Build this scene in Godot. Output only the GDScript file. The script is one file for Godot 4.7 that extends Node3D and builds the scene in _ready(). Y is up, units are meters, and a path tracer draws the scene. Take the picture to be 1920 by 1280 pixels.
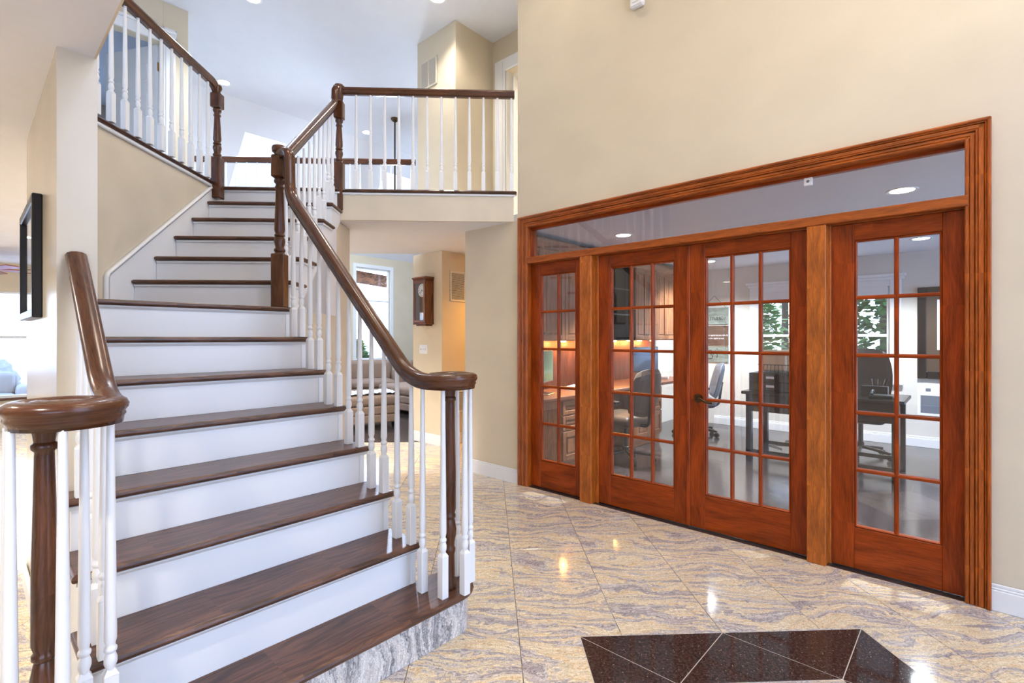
extends Node3D
# Two-storey foyer. House frame: x right, depth d = -z. Diagonal frame: the same turned 45 degrees about y, (a, b) across and along the lower flight.
const Q := 1.41421356
const R := 2.75 / 14.0
const FLOOR2 := 2.75
const CEIL1 := 2.47
const CEIL2 := 5.19
const DIAG := 45.0
const ADDED_CHAND := 0.35
const SKY := 6.4

var M := {}
var T := {}
var used := {}
var cache := {}
var rng := RandomNumberGenerator.new()
var OFF := Vector2.ZERO

# ---------------------------------------------------------------- mesh building
class MB:
	var st := SurfaceTool.new()
	var off := Vector2.ZERO
	func _init():
		st.begin(Mesh.PRIMITIVE_TRIANGLES)

	func tri(a: Vector3, b: Vector3, c: Vector3, na: Vector3, nb: Vector3, nc: Vector3, ua := Vector2.ZERO, ub := Vector2.ZERO, uc := Vector2.ZERO):
		var g := (c - a).cross(b - a)
		if g.length_squared() < 1e-16:
			return
		if g.dot(na + nb + nc) < 0:
			var t := b
			b = c
			c = t
			t = nb
			nb = nc
			nc = t
			var u := ub
			ub = uc
			uc = u
		for v in [[a, na, ua], [b, nb, ub], [c, nc, uc]]:
			st.set_normal(v[1])
			st.set_uv(v[2] + off)
			st.add_vertex(v[0])

	func quad(a: Vector3, b: Vector3, c: Vector3, d: Vector3, n: Vector3, ua := Vector2.ZERO, ub := Vector2.ZERO, uc := Vector2.ZERO, ud := Vector2.ZERO):
		tri(a, b, c, n, n, n, ua, ub, uc)
		tri(a, c, d, n, n, n, ua, uc, ud)

	func uvp(p: Vector3, n: int, g: int) -> Vector2:
		var o := [0, 1, 2]
		o.erase(n)
		if n != g:
			o.erase(g)
			return Vector2(p[o[0]], p[g])
		return Vector2(p[o[0]], p[o[1]])

	# a chamfered box; grain g: the axis the wood runs along (-1: the longest)
	func bz(lo: Vector3, hi: Vector3, bv := 0.003, g := -1):
		var s := hi - lo
		if g < 0:
			g = s.max_axis_index()
		bv = minf(bv, minf(s.x, minf(s.y, s.z)) * 0.45)
		var e := [lo, hi]
		for n in 3:
			var i := (n + 1) % 3
			var j := (n + 2) % 3
			for side in 2:
				var nn := Vector3.ZERO
				nn[n] = 1.0 if side else -1.0
				var p := []
				for k in [[0, 0], [1, 0], [1, 1], [0, 1]]:
					var v := Vector3.ZERO
					v[n] = e[side][n]
					v[i] = e[k[0]][i] + (bv if k[0] == 0 else -bv)
					v[j] = e[k[1]][j] + (bv if k[1] == 0 else -bv)
					p.append(v)
				quad(p[0], p[1], p[2], p[3], nn, uvp(p[0], n, g), uvp(p[1], n, g), uvp(p[2], n, g), uvp(p[3], n, g))
		if bv <= 0.0:
			return
		for n in 3:
			var i := (n + 1) % 3
			var j := (n + 2) % 3
			for si in 2:
				for sj in 2:
					var nn := Vector3.ZERO
					nn[i] = 1.0 if si else -1.0
					nn[j] = 1.0 if sj else -1.0
					var di := -bv if si else bv
					var dj := -bv if sj else bv
					var p := []
					for k in [[0, 0], [1, 0], [1, 1], [0, 1]]:
						var v := Vector3.ZERO
						v[n] = e[k[0]][n] + (bv if k[0] == 0 else -bv)
						v[i] = e[si][i] + (di if k[1] == 0 else 0.0)
						v[j] = e[sj][j] + (0.0 if k[1] == 0 else dj)
						p.append(v)
					quad(p[0], p[1], p[2], p[3], nn.normalized(), uvp(p[0], i, g), uvp(p[1], i, g), uvp(p[2], i, g), uvp(p[3], i, g))
		for sx in 2:
			for sy in 2:
				for sz in 2:
					var c := Vector3(e[sx].x, e[sy].y, e[sz].z)
					var d := Vector3(-bv if sx else bv, -bv if sy else bv, -bv if sz else bv)
					tri(c + Vector3(0, d.y, d.z), c + Vector3(d.x, 0, d.z), c + Vector3(d.x, d.y, 0), -d, -d, -d)

	# box by x, y and depth ranges
	func bx(x0, x1, y0, y1, d0, d1, bv := 0.003, g := -1):
		bz(Vector3(x0, y0, -d1), Vector3(x1, y1, -d0), bv, g)

	func inset(poly: PackedVector2Array, w: float) -> PackedVector2Array:
		var out := PackedVector2Array()
		var n := poly.size()
		for i in n:
			var p := poly[i]
			var e0 := (p - poly[(i + n - 1) % n]).normalized()
			var e1 := (poly[(i + 1) % n] - p).normalized()
			var m0 := Vector2(-e0.y, e0.x)
			var m1 := Vector2(-e1.y, e1.x)
			var m := m0 + m1
			var k := m.length_squared()
			out.append(p + (m * (2.0 * w / k) if k > 0.05 else m0 * w))
		return out

	# a slab over a polygon of (x, depth); rows of the round edge: (inset, height)
	func prism(poly: PackedVector2Array, y0: float, y1: float, bv := 0.004, turn := 0.0, round_edge := false):
		if not Geometry2D.is_polygon_clockwise(poly):
			pass
		else:
			poly = poly.duplicate()
			poly.reverse()
		# counter-clockwise as (x, depth): inside is to the left
		var rows := []
		if round_edge:
			var r := (y1 - y0) * 0.5
			for k in 7:
				var t := -PI / 2 + PI * k / 6.0
				rows.append([r * (1.0 - cos(t)), (y0 + y1) * 0.5 + r * sin(t)])
		elif bv > 0:
			rows = [[bv, y0], [0.0, y0 + bv], [0.0, y1 - bv], [bv, y1]]
		else:
			rows = [[0.0, y0], [0.0, y1]]
		var rings := []
		for r in rows:
			rings.append(inset(poly, r[0]))
		var n := poly.size()
		var cs := cos(turn)
		var sn := sin(turn)
		var uv := func(p: Vector2): return Vector2(p.x * cs + p.y * sn, -p.x * sn + p.y * cs)
		for cap in [[0, Vector3.DOWN, y0], [rows.size() - 1, Vector3.UP, y1]]:
			var ring: PackedVector2Array = rings[cap[0]]
			var ix := Geometry2D.triangulate_polygon(ring)
			for k in range(0, ix.size(), 3):
				var a := ring[ix[k]]
				var b := ring[ix[k + 1]]
				var c := ring[ix[k + 2]]
				tri(Vector3(a.x, cap[2], -a.y), Vector3(b.x, cap[2], -b.y), Vector3(c.x, cap[2], -c.y), cap[1], cap[1], cap[1], uv.call(a), uv.call(b), uv.call(c))
		var run := 0.0
		for i in n:
			var j := (i + 1) % n
			var e := poly[j] - poly[i]
			var o := Vector3(e.y, 0, e.x).normalized()
			for k in rows.size() - 1:
				var h0: float = rows[k][1]
				var h1: float = rows[k + 1][1]
				var nn := o
				var n0 := o
				var n1 := o
				if round_edge:
					n0 = (o * cos(-PI / 2 + PI * k / 6.0) + Vector3.UP * sin(-PI / 2 + PI * k / 6.0))
					n1 = (o * cos(-PI / 2 + PI * (k + 1) / 6.0) + Vector3.UP * sin(-PI / 2 + PI * (k + 1) / 6.0))
				elif rows.size() == 4 and k != 1:
					nn = (o + (Vector3.DOWN if k == 0 else Vector3.UP)).normalized()
					n0 = nn
					n1 = nn
				var a: Vector2 = rings[k][i]
				var b: Vector2 = rings[k][j]
				var c: Vector2 = rings[k + 1][j]
				var d: Vector2 = rings[k + 1][i]
				var A := Vector3(a.x, h0, -a.y)
				var B := Vector3(b.x, h0, -b.y)
				var C := Vector3(c.x, h1, -c.y)
				var D := Vector3(d.x, h1, -d.y)
				tri(A, B, C, n0, n0, n1, Vector2(h0, run), Vector2(h0, run + e.length()), Vector2(h1, run + e.length()))
				tri(A, C, D, n0, n1, n1, Vector2(h0, run), Vector2(h1, run + e.length()), Vector2(h1, run))
			run += e.length()

	# a flat outline in space made thick along t
	func plate(pts: Array, t: Vector3):
		var c := Vector3.ZERO
		for p in pts:
			c += p / pts.size()
		var n := t.normalized()
		var u: Vector3 = (pts[1] - pts[0]).normalized()
		var w := n.cross(u)
		var flat := PackedVector2Array()
		for p in pts:
			flat.append(Vector2((p - c).dot(u), (p - c).dot(w)))
		var ix := Geometry2D.triangulate_polygon(flat)
		for k in range(0, ix.size(), 3):
			var p0: Vector3 = pts[ix[k]]
			var p1: Vector3 = pts[ix[k + 1]]
			var p2: Vector3 = pts[ix[k + 2]]
			tri(p0, p1, p2, -n, -n, -n, flat[ix[k]], flat[ix[k + 1]], flat[ix[k + 2]])
			tri(p0 + t, p1 + t, p2 + t, n, n, n, flat[ix[k]], flat[ix[k + 1]], flat[ix[k + 2]])
		var cw := 1.0 if not Geometry2D.is_polygon_clockwise(flat) else -1.0
		for i in pts.size():
			var p: Vector3 = pts[i]
			var q: Vector3 = pts[(i + 1) % pts.size()]
			var o := (q - p).cross(n).normalized() * cw
			quad(p, q, q + t, p + t, o, Vector2(0, 0), Vector2(0, (q - p).length()), Vector2(t.length(), (q - p).length()), Vector2(t.length(), 0))

	# a turned shape: profile of (radius, height)
	func lathe(prof: Array, seg := 16, at := Vector3.ZERO, cap := true):
		var n := prof.size()
		var seg_n := []
		for i in n - 1:
			var d: Vector2 = prof[i + 1] - prof[i]
			seg_n.append(Vector2(d.y, -d.x).normalized())
		for i in n - 1:
			var p: Vector2 = prof[i]
			var q: Vector2 = prof[i + 1]
			var np: Vector2 = seg_n[i]
			var nq: Vector2 = seg_n[i]
			if i > 0 and seg_n[i - 1].dot(np) > 0.6:
				np = (np + seg_n[i - 1]).normalized()
			if i < n - 2 and seg_n[i + 1].dot(nq) > 0.6:
				nq = (nq + seg_n[i + 1]).normalized()
			for k in seg:
				var t0 := TAU * k / seg
				var t1 := TAU * (k + 1) / seg
				var c0 := Vector3(cos(t0), 0, sin(t0))
				var c1 := Vector3(cos(t1), 0, sin(t1))
				var U := Vector3.UP
				var a := at + c0 * p.x + U * p.y
				var b := at + c1 * p.x + U * p.y
				var c := at + c1 * q.x + U * q.y
				var d := at + c0 * q.x + U * q.y
				var u0 := 0.15 * k / seg
				var u1 := 0.15 * (k + 1) / seg
				tri(a, b, c, c0 * np.x + U * np.y, c1 * np.x + U * np.y, c1 * nq.x + U * nq.y, Vector2(u0, p.y), Vector2(u1, p.y), Vector2(u1, q.y))
				tri(a, c, d, c0 * np.x + U * np.y, c1 * nq.x + U * nq.y, c0 * nq.x + U * nq.y, Vector2(u0, p.y), Vector2(u1, q.y), Vector2(u0, q.y))
		if cap:
			for e in [[0, Vector3.DOWN], [n - 1, Vector3.UP]]:
				var p: Vector2 = prof[e[0]]
				if p.x > 1e-4:
					for k in seg:
						var t0 := TAU * k / seg
						var t1 := TAU * (k + 1) / seg
						tri(at + Vector3(0, p.y, 0), at + Vector3(cos(t0) * p.x, p.y, sin(t0) * p.x), at + Vector3(cos(t1) * p.x, p.y, sin(t1) * p.x), e[1], e[1], e[1])

	# a closed profile of (sideways, up) swept along a path; smooth along both
	func sweep(path: Array, prof: Array, side0 := Vector3.ZERO, caps := true):
		var n := path.size()
		var m := prof.size()
		var pn := []
		for k in m:
			var d: Vector2 = (prof[(k + 1) % m] - prof[(k + m - 1) % m]).normalized()
			pn.append(Vector2(d.y, -d.x))
		var area := 0.0
		for k in m:
			area += prof[k].cross(prof[(k + 1) % m])
		if area < 0:
			for k in m:
				pn[k] = -pn[k]
		var rings := []
		var norms := []
		var along := [0.0]
		var side := side0
		for i in n:
			var t: Vector3 = (path[mini(i + 1, n - 1)] - path[maxi(i - 1, 0)]).normalized()
			var h := Vector3(t.x, 0, t.z)
			if h.length() > 0.25:
				side = h.normalized().cross(Vector3.UP)
			elif side == Vector3.ZERO:
				side = Vector3.RIGHT
			var s := (side - t * side.dot(t)).normalized()
			var up := s.cross(t)
			var ring := []
			var nr := []
			for k in m:
				ring.append(path[i] + s * prof[k].x + up * prof[k].y)
				nr.append(s * pn[k].x + up * pn[k].y)
			rings.append(ring)
			norms.append(nr)
			if i > 0:
				along.append(along[i - 1] + (path[i] - path[i - 1]).length())
		for i in n - 1:
			for k in m:
				var l := (k + 1) % m
				var u0 := 0.2 * k / m
				var u1 := 0.2 * (k + 1) / m
				tri(rings[i][k], rings[i + 1][k], rings[i + 1][l], norms[i][k], norms[i + 1][k], norms[i + 1][l], Vector2(u0, along[i]), Vector2(u0, along[i + 1]), Vector2(u1, along[i + 1]))
				tri(rings[i][k], rings[i + 1][l], rings[i][l], norms[i][k], norms[i + 1][l], norms[i][l], Vector2(u0, along[i]), Vector2(u1, along[i + 1]), Vector2(u1, along[i]))
		if caps:
			for e in [[0, -1.0], [n - 1, 1.0]]:
				var i: int = e[0]
				var t: Vector3 = (path[mini(i + 1, n - 1)] - path[maxi(i - 1, 0)]).normalized() * e[1]
				var c := Vector3.ZERO
				for v in rings[i]:
					c += v / m
				for k in m:
					tri(c, rings[i][k], rings[i][(k + 1) % m], t, t, t)

	func tube(path: Array, r: float, seg := 8, caps := true):
		var prof := []
		for k in seg:
			prof.append(Vector2(cos(TAU * k / seg), sin(TAU * k / seg)) * r)
		sweep(path, prof, Vector3.ZERO, caps)

	# a cushion: a box with round edges and a swelling of its broad faces
	func cushion(c: Vector3, s: Vector3, r := 0.05, puff := 0.0):
		var nn := 10
		var h := s * 0.5
		var core := h - Vector3(r, r, r)
		for ax in 3:
			var i := (ax + 1) % 3
			var j := (ax + 2) % 3
			for sd in [-1.0, 1.0]:
				var g := []
				for u in nn + 1:
					var row := []
					for v in nn + 1:
						var p := Vector3.ZERO
						p[ax] = sd * h[ax]
						p[i] = sin((u / float(nn) - 0.5) * PI) * h[i]
						p[j] = sin((v / float(nn) - 0.5) * PI) * h[j]
						var q := p.clamp(-core, core)
						var d := (p - q).normalized()
						var w := q + d * r
						w.y += puff * signf(w.y) * (1.0 - pow(w.x / h.x, 2)) * (1.0 - pow(w.z / h.z, 2)) * absf(w.y) / h.y
						row.append([c + w, d])
					g.append(row)
				for u in nn:
					for v in nn:
						var a = g[u][v]
						var b = g[u + 1][v]
						var e = g[u + 1][v + 1]
						var f = g[u][v + 1]
						tri(a[0], b[0], e[0], a[1], b[1], e[1], Vector2(a[0].x, a[0].y + a[0].z), Vector2(b[0].x, b[0].y + b[0].z), Vector2(e[0].x, e[0].y + e[0].z))
						tri(a[0], e[0], f[0], a[1], e[1], f[1], Vector2(a[0].x, a[0].y + a[0].z), Vector2(e[0].x, e[0].y + e[0].z), Vector2(f[0].x, f[0].y + f[0].z))

	func done() -> ArrayMesh:
		return st.commit()

# ---------------------------------------------------------------- frames, things and parts
func H(x: float, y: float, d: float) -> Vector3:
	return Vector3(x, y, -d)

func P(a: float, y: float, b: float) -> Vector3:
	return Vector3((a - b) / Q, y, -(a + b) / Q)

func xd(a: float, b: float) -> Vector2:
	return Vector2((a - b) / Q, (a + b) / Q)

func frame(diag: bool) -> Transform3D:
	return Transform3D(Basis(Vector3.UP, PI / 4) if diag else Basis(), Vector3.ZERO)

func numbered(called: String) -> String:
	var k: int = used.get(called, 0)
	used[called] = k + 1
	return called if k == 0 else "%s_%03d" % [called, k]

func tag(o: Node, label := "", category := "", group := "", kind := ""):
	if label: o.set_meta("label", label)
	if category: o.set_meta("category", category)
	if group: o.set_meta("group", group)
	if kind: o.set_meta("kind", kind)

func thing(called: String, label: String, category: String, at: Vector3, turn := 0.0, group := "", kind := "") -> Node3D:
	var o := Node3D.new()
	o.name = numbered(called)
	add_child(o)
	o.position = at
	o.rotation_degrees.y = turn
	tag(o, label, category, group, kind)
	return o

func inst(called: String, mesh: Mesh, m: Material, parent: Node) -> MeshInstance3D:
	var o := MeshInstance3D.new()
	o.name = numbered(called) if parent == self else called
	o.mesh = mesh
	o.material_override = m
	o.cast_shadow = GeometryInstance3D.SHADOW_CASTING_SETTING_ON
	parent.add_child(o, true)
	return o

# a part whose mesh is in the parent's own axes
func part(parent: Node, called: String, b: MB, m: Material) -> MeshInstance3D:
	return inst(called, b.done(), m, parent)

# a part whose mesh was built in the house frame or the diagonal frame
func fpart(parent: Node3D, called: String, b: MB, m: Material, diag := false) -> MeshInstance3D:
	var o := inst(called, b.done(), m, parent)
	var up := parent.transform
	var g := parent.get_parent()
	while g is Node3D and g != self:
		up = g.transform * up
		g = g.get_parent()
	o.transform = up.affine_inverse() * frame(diag)
	return o

func struct(called: String, b: MB, m: Material, diag := false, label := "", category := "") -> MeshInstance3D:
	var o := inst(called, b.done(), m, self)
	o.transform = frame(diag)
	tag(o, label, category, "", "structure")
	return o

func copy(o: Node3D, called: String) -> Node3D:
	var c: Node3D = o.duplicate()
	c.name = numbered(called)
	add_child(c)
	return c

# ---------------------------------------------------------------- materials
func mat(c: Color, rough := 0.6, tex: Texture2D = null, scale := 1.0, spec := 0.5, metal := 0.0) -> StandardMaterial3D:
	var m := StandardMaterial3D.new()
	m.albedo_color = c
	m.roughness = rough
	m.metallic = metal
	m.metallic_specular = spec
	if tex:
		m.albedo_texture = tex
		m.uv1_scale = Vector3(scale, scale, scale)
	return m

func tri_mat(c: Color, rough: float, tex: Texture2D, scale: float, spec := 0.5) -> StandardMaterial3D:
	var m := mat(c, rough, tex, scale, spec)
	m.uv1_triplanar = true
	m.uv1_world_triplanar = true
	return m

func glow(c: Color, e: float) -> StandardMaterial3D:
	var m := mat(c, 0.5)
	m.emission_enabled = true
	m.emission = c
	m.emission_energy_multiplier = e
	return m

func glass(alpha := 0.06) -> StandardMaterial3D:
	var m := mat(Color(1, 1, 1, alpha), 0.0)
	m.transparency = BaseMaterial3D.TRANSPARENCY_ALPHA
	return m

func noise(sd: int, f: float, oct := 4, type := FastNoiseLite.TYPE_SIMPLEX_SMOOTH) -> FastNoiseLite:
	var n := FastNoiseLite.new()
	n.seed = sd
	n.noise_type = type
	n.frequency = f
	n.fractal_octaves = oct
	return n

func granite_image(sd: int, size: int, pale_share := 0.0) -> ImageTexture:
	var n1 := noise(sd, 0.012, 5)
	n1.fractal_gain = 0.58
	var n2 := noise(sd + 1, 0.021, 4)
	var n3 := noise(sd + 2, 0.045, 4)
	var wx := noise(sd + 3, 0.006, 2)
	var wf := noise(sd + 4, 0.035, 3)
	var hf := noise(sd + 5, 0.13, 3)
	var im := Image.create(size, size, false, Image.FORMAT_RGB8)
	var r := RandomNumberGenerator.new()
	r.seed = sd
	var cream := Color(0.94, 0.87, 0.74).lerp(Color(0.88, 0.87, 0.86), pale_share)
	var peach := Color(0.92, 0.80, 0.63).lerp(Color(0.84, 0.82, 0.80), pale_share)
	var pale := Color(0.85, 0.81, 0.775).lerp(Color(0.80, 0.79, 0.78), pale_share)
	var grey := Color(0.71, 0.665, 0.655).lerp(Color(0.60, 0.59, 0.585), pale_share)
	var dark := Color(0.40, 0.36, 0.38).lerp(Color(0.29, 0.28, 0.28), pale_share)
	for y in size:
		for x in size:
			var w := wx.get_noise_2d(x * 0.6, y) * 46.0
			var wv := wf.get_noise_2d(x, y * 1.5) * 9.0
			var u := x * 0.2 + w * 0.2 + wv
			var v := y + x * 0.17 + w + wv
			var a := n1.get_noise_2d(u, v * 2.5)
			var b := n2.get_noise_2d(u * 1.3 + 400.0, v * 2.7)
			var s := n3.get_noise_2d(u * 1.1 + 900.0, v * 2.6 + 30.0)
			var k := smoothstep(-0.10, 0.18, a + b * 0.45 + s * 0.25)
			var c := cream.lerp(peach, smoothstep(0.0, 0.3, s)).lerp(grey.lerp(pale, smoothstep(-0.1, 0.3, s + b * 0.5)), k)
			var vein := 1.0 - smoothstep(0.0, 0.03, absf(b + s * 0.4 + 0.03))
			var vein2 := 1.0 - smoothstep(0.0, 0.022, absf(a - 0.05 + s * 0.25))
			c = c.lerp(dark, vein * (0.12 + 0.42 * k)).lerp(dark, vein2 * 0.45 * smoothstep(-0.1, 0.25, b))
			var g := r.randf_range(-0.12, 0.08) + 0.16 * hf.get_noise_2d(u * 1.6, v * 1.5)
			im.set_pixel(x, y, Color(c.r + g, c.g + g, c.b + g))
	return ImageTexture.create_from_image(im)

func black_image(size: int) -> ImageTexture:
	var im := Image.create(size, size, false, Image.FORMAT_RGB8)
	var r := RandomNumberGenerator.new()
	r.seed = 5
	var n := noise(71, 0.08, 3)
	for y in size:
		for x in size:
			var g := 0.15 + n.get_noise_2d(x, y) * 0.09 + r.randf() * 0.09
			im.set_pixel(x, y, Color(g * 1.25, g * 0.98, g * 0.88))
	for k in size * 2:
		var c := r.randf_range(0.45, 0.95)
		im.fill_rect(Rect2i(r.randi_range(0, size - 2), r.randi_range(0, size - 2), 1 + k % 2, 1 + (k / 2) % 2), Color(c, c * 0.93, c * 0.85))
	return ImageTexture.create_from_image(im)

# wood: grain runs along v
func wood_image(sd: int, w: int, h: int, contrast: float, arch: float) -> ImageTexture:
	var fine := noise(sd, 0.22, 3)
	var mid := noise(sd + 1, 0.03, 3)
	var big := noise(sd + 2, 0.005, 2)
	var im := Image.create(w, h, false, Image.FORMAT_RGB8)
	for y in h:
		for x in w:
			var ring := big.get_noise_2d(x, y * 0.22) * arch
			var s := fine.get_noise_2d(x * 1.6 + ring * 40.0, y * 0.02)
			var m := mid.get_noise_2d(x * 1.2 + ring * 60.0, y * 0.035)
			var l := 0.80 + contrast * (0.45 * s + 0.45 * m)
			l = clampf(l, 0.2, 1.0)
			im.set_pixel(x, y, Color(l, l * (0.93 + 0.07 * l), l * (0.86 + 0.14 * l)))
	return ImageTexture.create_from_image(im)

func mottle_image(sd: int, size: int, depth: float, f := 0.02) -> ImageTexture:
	var n := noise(sd, f, 5)
	var n2 := noise(sd + 9, f * 0.3, 3)
	var im := Image.create(size, size, false, Image.FORMAT_RGB8)
	for y in size:
		for x in size:
			# blend over the edges so that repeats do not show
			var fx := x / float(size)
			var fy := y / float(size)
			var v := 0.0
			for o in [[0, 0, (1 - fx) * (1 - fy)], [1, 0, fx * (1 - fy)], [0, 1, (1 - fx) * fy], [1, 1, fx * fy]]:
				v += o[2] * (n.get_noise_2d(x - o[0] * size, y - o[1] * size) + 0.6 * n2.get_noise_2d(x - o[0] * size, y - o[1] * size))
			var l := 1.0 - depth * 0.5 + depth * v
			im.set_pixel(x, y, Color(l, l, l))
	return ImageTexture.create_from_image(im)

func make_materials():
	T.granite = granite_image(11, 1024)
	T.granite_pale = granite_image(37, 512, 0.85)
	T.black = black_image(512)
	T.oak = wood_image(3, 512, 1024, 0.75, 0.7)
	T.mahogany = wood_image(23, 256, 1024, 0.38, 0.3)
	T.mottle = mottle_image(7, 256, 0.04)
	T.plain = mottle_image(7, 256, 0.012)
	T.weave = mottle_image(8, 256, 0.22, 0.2)
	M.wall = tri_mat(Color(0.875, 0.822, 0.72), 0.75, T.mottle, 0.45, 0.35)
	M.wall_gloss = tri_mat(Color(0.875, 0.822, 0.72), 0.22, T.mottle, 0.45, 0.5)
	M.wall_pale = tri_mat(Color(0.885, 0.865, 0.825), 0.8, T.mottle, 0.5, 0.35)
	M.ceiling = tri_mat(Color(0.91, 0.91, 0.915), 0.9, T.plain, 0.5, 0.2)
	M.white = mat(Color(0.935, 0.935, 0.93), 0.35)
	M.white_matt = mat(Color(0.92, 0.92, 0.915), 0.6)
	M.outside_white = mat(Color(0.86, 0.86, 0.86), 0.9)
	M.granite = mat(Color(0.97, 0.97, 0.97), 0.1, T.granite, 0.5, 0.5)
	M.granite_step = mat(Color(1.0, 1.0, 1.0), 0.14, T.granite_pale, 1.1, 0.5)
	M.black_granite = mat(Color(1, 1, 1), 0.06, T.black, 1.4, 0.55)
	M.grout = mat(Color(0.36, 0.33, 0.31), 0.9)
	M.grout_pale = mat(Color(0.80, 0.77, 0.72), 0.9)
	M.tread = mat(Color(0.435, 0.29, 0.215), 0.3, T.oak, 2.2, 0.5)
	M.rail = mat(Color(0.44, 0.265, 0.16), 0.24, T.mahogany, 2.0, 0.5)
	M.mahogany = mat(Color(0.72, 0.30, 0.06), 0.3, T.mahogany, 1.3, 0.38)
	M.casing = mat(Color(0.80, 0.41, 0.13), 0.3, T.mahogany, 2.0, 0.5)
	M.post = mat(Color(0.86, 0.47, 0.15), 0.35, T.mahogany, 2.5, 0.5)
	M.cherry = mat(Color(0.70, 0.47, 0.31), 0.4, T.mahogany, 1.2, 0.5)
	M.cherry_dark = mat(Color(0.60, 0.36, 0.22), 0.4, T.mahogany, 1.2, 0.5)
	M.clock_wood = mat(Color(0.52, 0.29, 0.13), 0.35, T.oak, 2.5)
	M.dark_floor = mat(Color(0.31, 0.275, 0.27), 0.16, T.mahogany, 0.9, 0.5)
	M.black = mat(Color(0.06, 0.055, 0.055), 0.35)
	M.espresso = mat(Color(0.13, 0.085, 0.07), 0.25, T.mahogany, 1.0)
	M.leather = mat(Color(0.12, 0.085, 0.07), 0.4)
	M.leather_brown = mat(Color(0.29, 0.22, 0.16), 0.45)
	M.grey_mesh = mat(Color(0.42, 0.44, 0.48), 0.6)
	M.metal = mat(Color(0.62, 0.62, 0.64), 0.25, null, 1.0, 0.5, 1.0)
	M.bronze = mat(Color(0.36, 0.29, 0.21), 0.3, null, 1.0, 0.5, 1.0)
	M.brass = mat(Color(0.78, 0.57, 0.25), 0.3, null, 1.0, 0.5, 1.0)
	M.glass = glass(0.012)
	M.plastic = mat(Color(0.92, 0.92, 0.92), 0.4)
	M.vent_cream = mat(Color(0.90, 0.88, 0.83), 0.5)
	M.vent_dark = mat(Color(0.25, 0.24, 0.22), 0.8)
	M.vent_white = mat(Color(0.85, 0.81, 0.74), 0.5)
	M.sofa = tri_mat(Color(0.66, 0.56, 0.49), 0.9, T.weave, 2.0, 0.3)
	M.throw = mat(Color(0.93, 0.92, 0.92), 0.9)
	M.paper = mat(Color(0.94, 0.94, 0.95), 0.7)
	M.lamp = glow(Color(1.0, 0.95, 0.86), 14.0)
	M.puck = glow(Color(1.0, 0.80, 0.45), 30.0)
	M.leaf = [mat(Color(0.30, 0.46, 0.22), 0.6), mat(Color(0.42, 0.56, 0.30), 0.6), mat(Color(0.58, 0.66, 0.40), 0.6), mat(Color(0.24, 0.40, 0.25), 0.6)]
	for m in M.leaf:
		m.backlight_enabled = true
		m.backlight = Color(0.25, 0.32, 0.12)
	M.screen_green = mat(Color(0.42, 0.55, 0.40), 0.1, T.weave, 2.0)  # mottled green over the whole screen
	M.screen_blue = mat(Color(0.35, 0.42, 0.50), 0.1, T.weave, 3.0)
	M.card = mat(Color(0.86, 0.78, 0.66), 0.7)
	M.board_teal = mat(Color(0.60, 0.64, 0.60), 0.8, T.mahogany, 2.0)
	M.board_brown = mat(Color(0.42, 0.30, 0.22), 0.8, T.mahogany, 2.0)
	M.ink = mat(Color(0.16, 0.12, 0.10), 0.8)
	M.porch = mat(Color(0.75, 0.50, 0.34), 0.8, T.oak, 1.0)
	M.porch_dark = mat(Color(0.62, 0.34, 0.20), 0.8, T.oak, 1.0)
	M.patio = mat(Color(0.60, 0.60, 0.60), 0.9)
	M.boulder = tri_mat(Color(0.66, 0.66, 0.66), 0.9, T.weave, 0.5)
	M.bark = mat(Color(0.33, 0.26, 0.20), 0.9)

# ---------------------------------------------------------------- lights
func downlight(at: Vector3, label: String, energy: float, color := Color(1.0, 0.965, 0.92), angle := 65.0):
	var o := thing("recessed_light", label, "ceiling light", at, 0.0, "recessed ceiling lights")
	var b := MB.new()
	b.lathe([Vector2(0.075, -0.002), Vector2(0.098, -0.006), Vector2(0.1, -0.001), Vector2(0.1, 0.0)], 24, Vector3.ZERO, false)
	part(o, "trim_ring", b, M.white)
	b = MB.new()
	b.lathe([Vector2(0.0, -0.003), Vector2(0.075, -0.003), Vector2(0.075, -0.001), Vector2(0.0, -0.001)], 24, Vector3.ZERO, false)
	part(o, "lens", b, M.lamp)
	var l := SpotLight3D.new()
	l.name = "downlight"
	l.light_color = color
	l.light_energy = energy
	l.light_size = 0.07
	l.spot_angle = angle
	l.spot_angle_attenuation = 0.7
	l.spot_range = 14.0
	l.spot_attenuation = 2.0
	l.shadow_enabled = true
	l.position = Vector3(0, -0.02, 0)
	l.rotation_degrees.x = -90
	o.add_child(l)

func make_camera_and_light():
	var cam := Camera3D.new()
	cam.name = "camera"
	add_child(cam)
	cam.position = Vector3(0, 1.37, 0)
	cam.rotation.y = -atan2(43.0, 937.0)
	var near := 0.05
	cam.set_frustum(near * 1280.0 / 937.0, Vector2(0, -near * 7.0 / 937.0), near, 200.0)
	cam.current = true
	var env := Environment.new()
	var sky := Sky.new()
	var sm := ProceduralSkyMaterial.new()
	sm.sky_top_color = Color(0.62, 0.76, 1.0)
	sm.sky_horizon_color = Color(0.86, 0.92, 1.0)
	sm.ground_bottom_color = Color(0.62, 0.62, 0.62)
	sm.ground_horizon_color = Color(0.86, 0.92, 1.0)
	sm.energy_multiplier = SKY
	sky.sky_material = sm
	env.background_mode = Environment.BG_SKY
	env.sky = sky
	env.ambient_light_source = Environment.AMBIENT_SOURCE_DISABLED
	env.tonemap_mode = Environment.TONE_MAPPER_LINEAR
	env.tonemap_exposure = 1.1
	env.sdfgi_enabled = true
	env.ssao_enabled = true
	env.ssil_enabled = true
	var we := WorldEnvironment.new()
	we.name = "environment"
	we.environment = env
	add_child(we)

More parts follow.
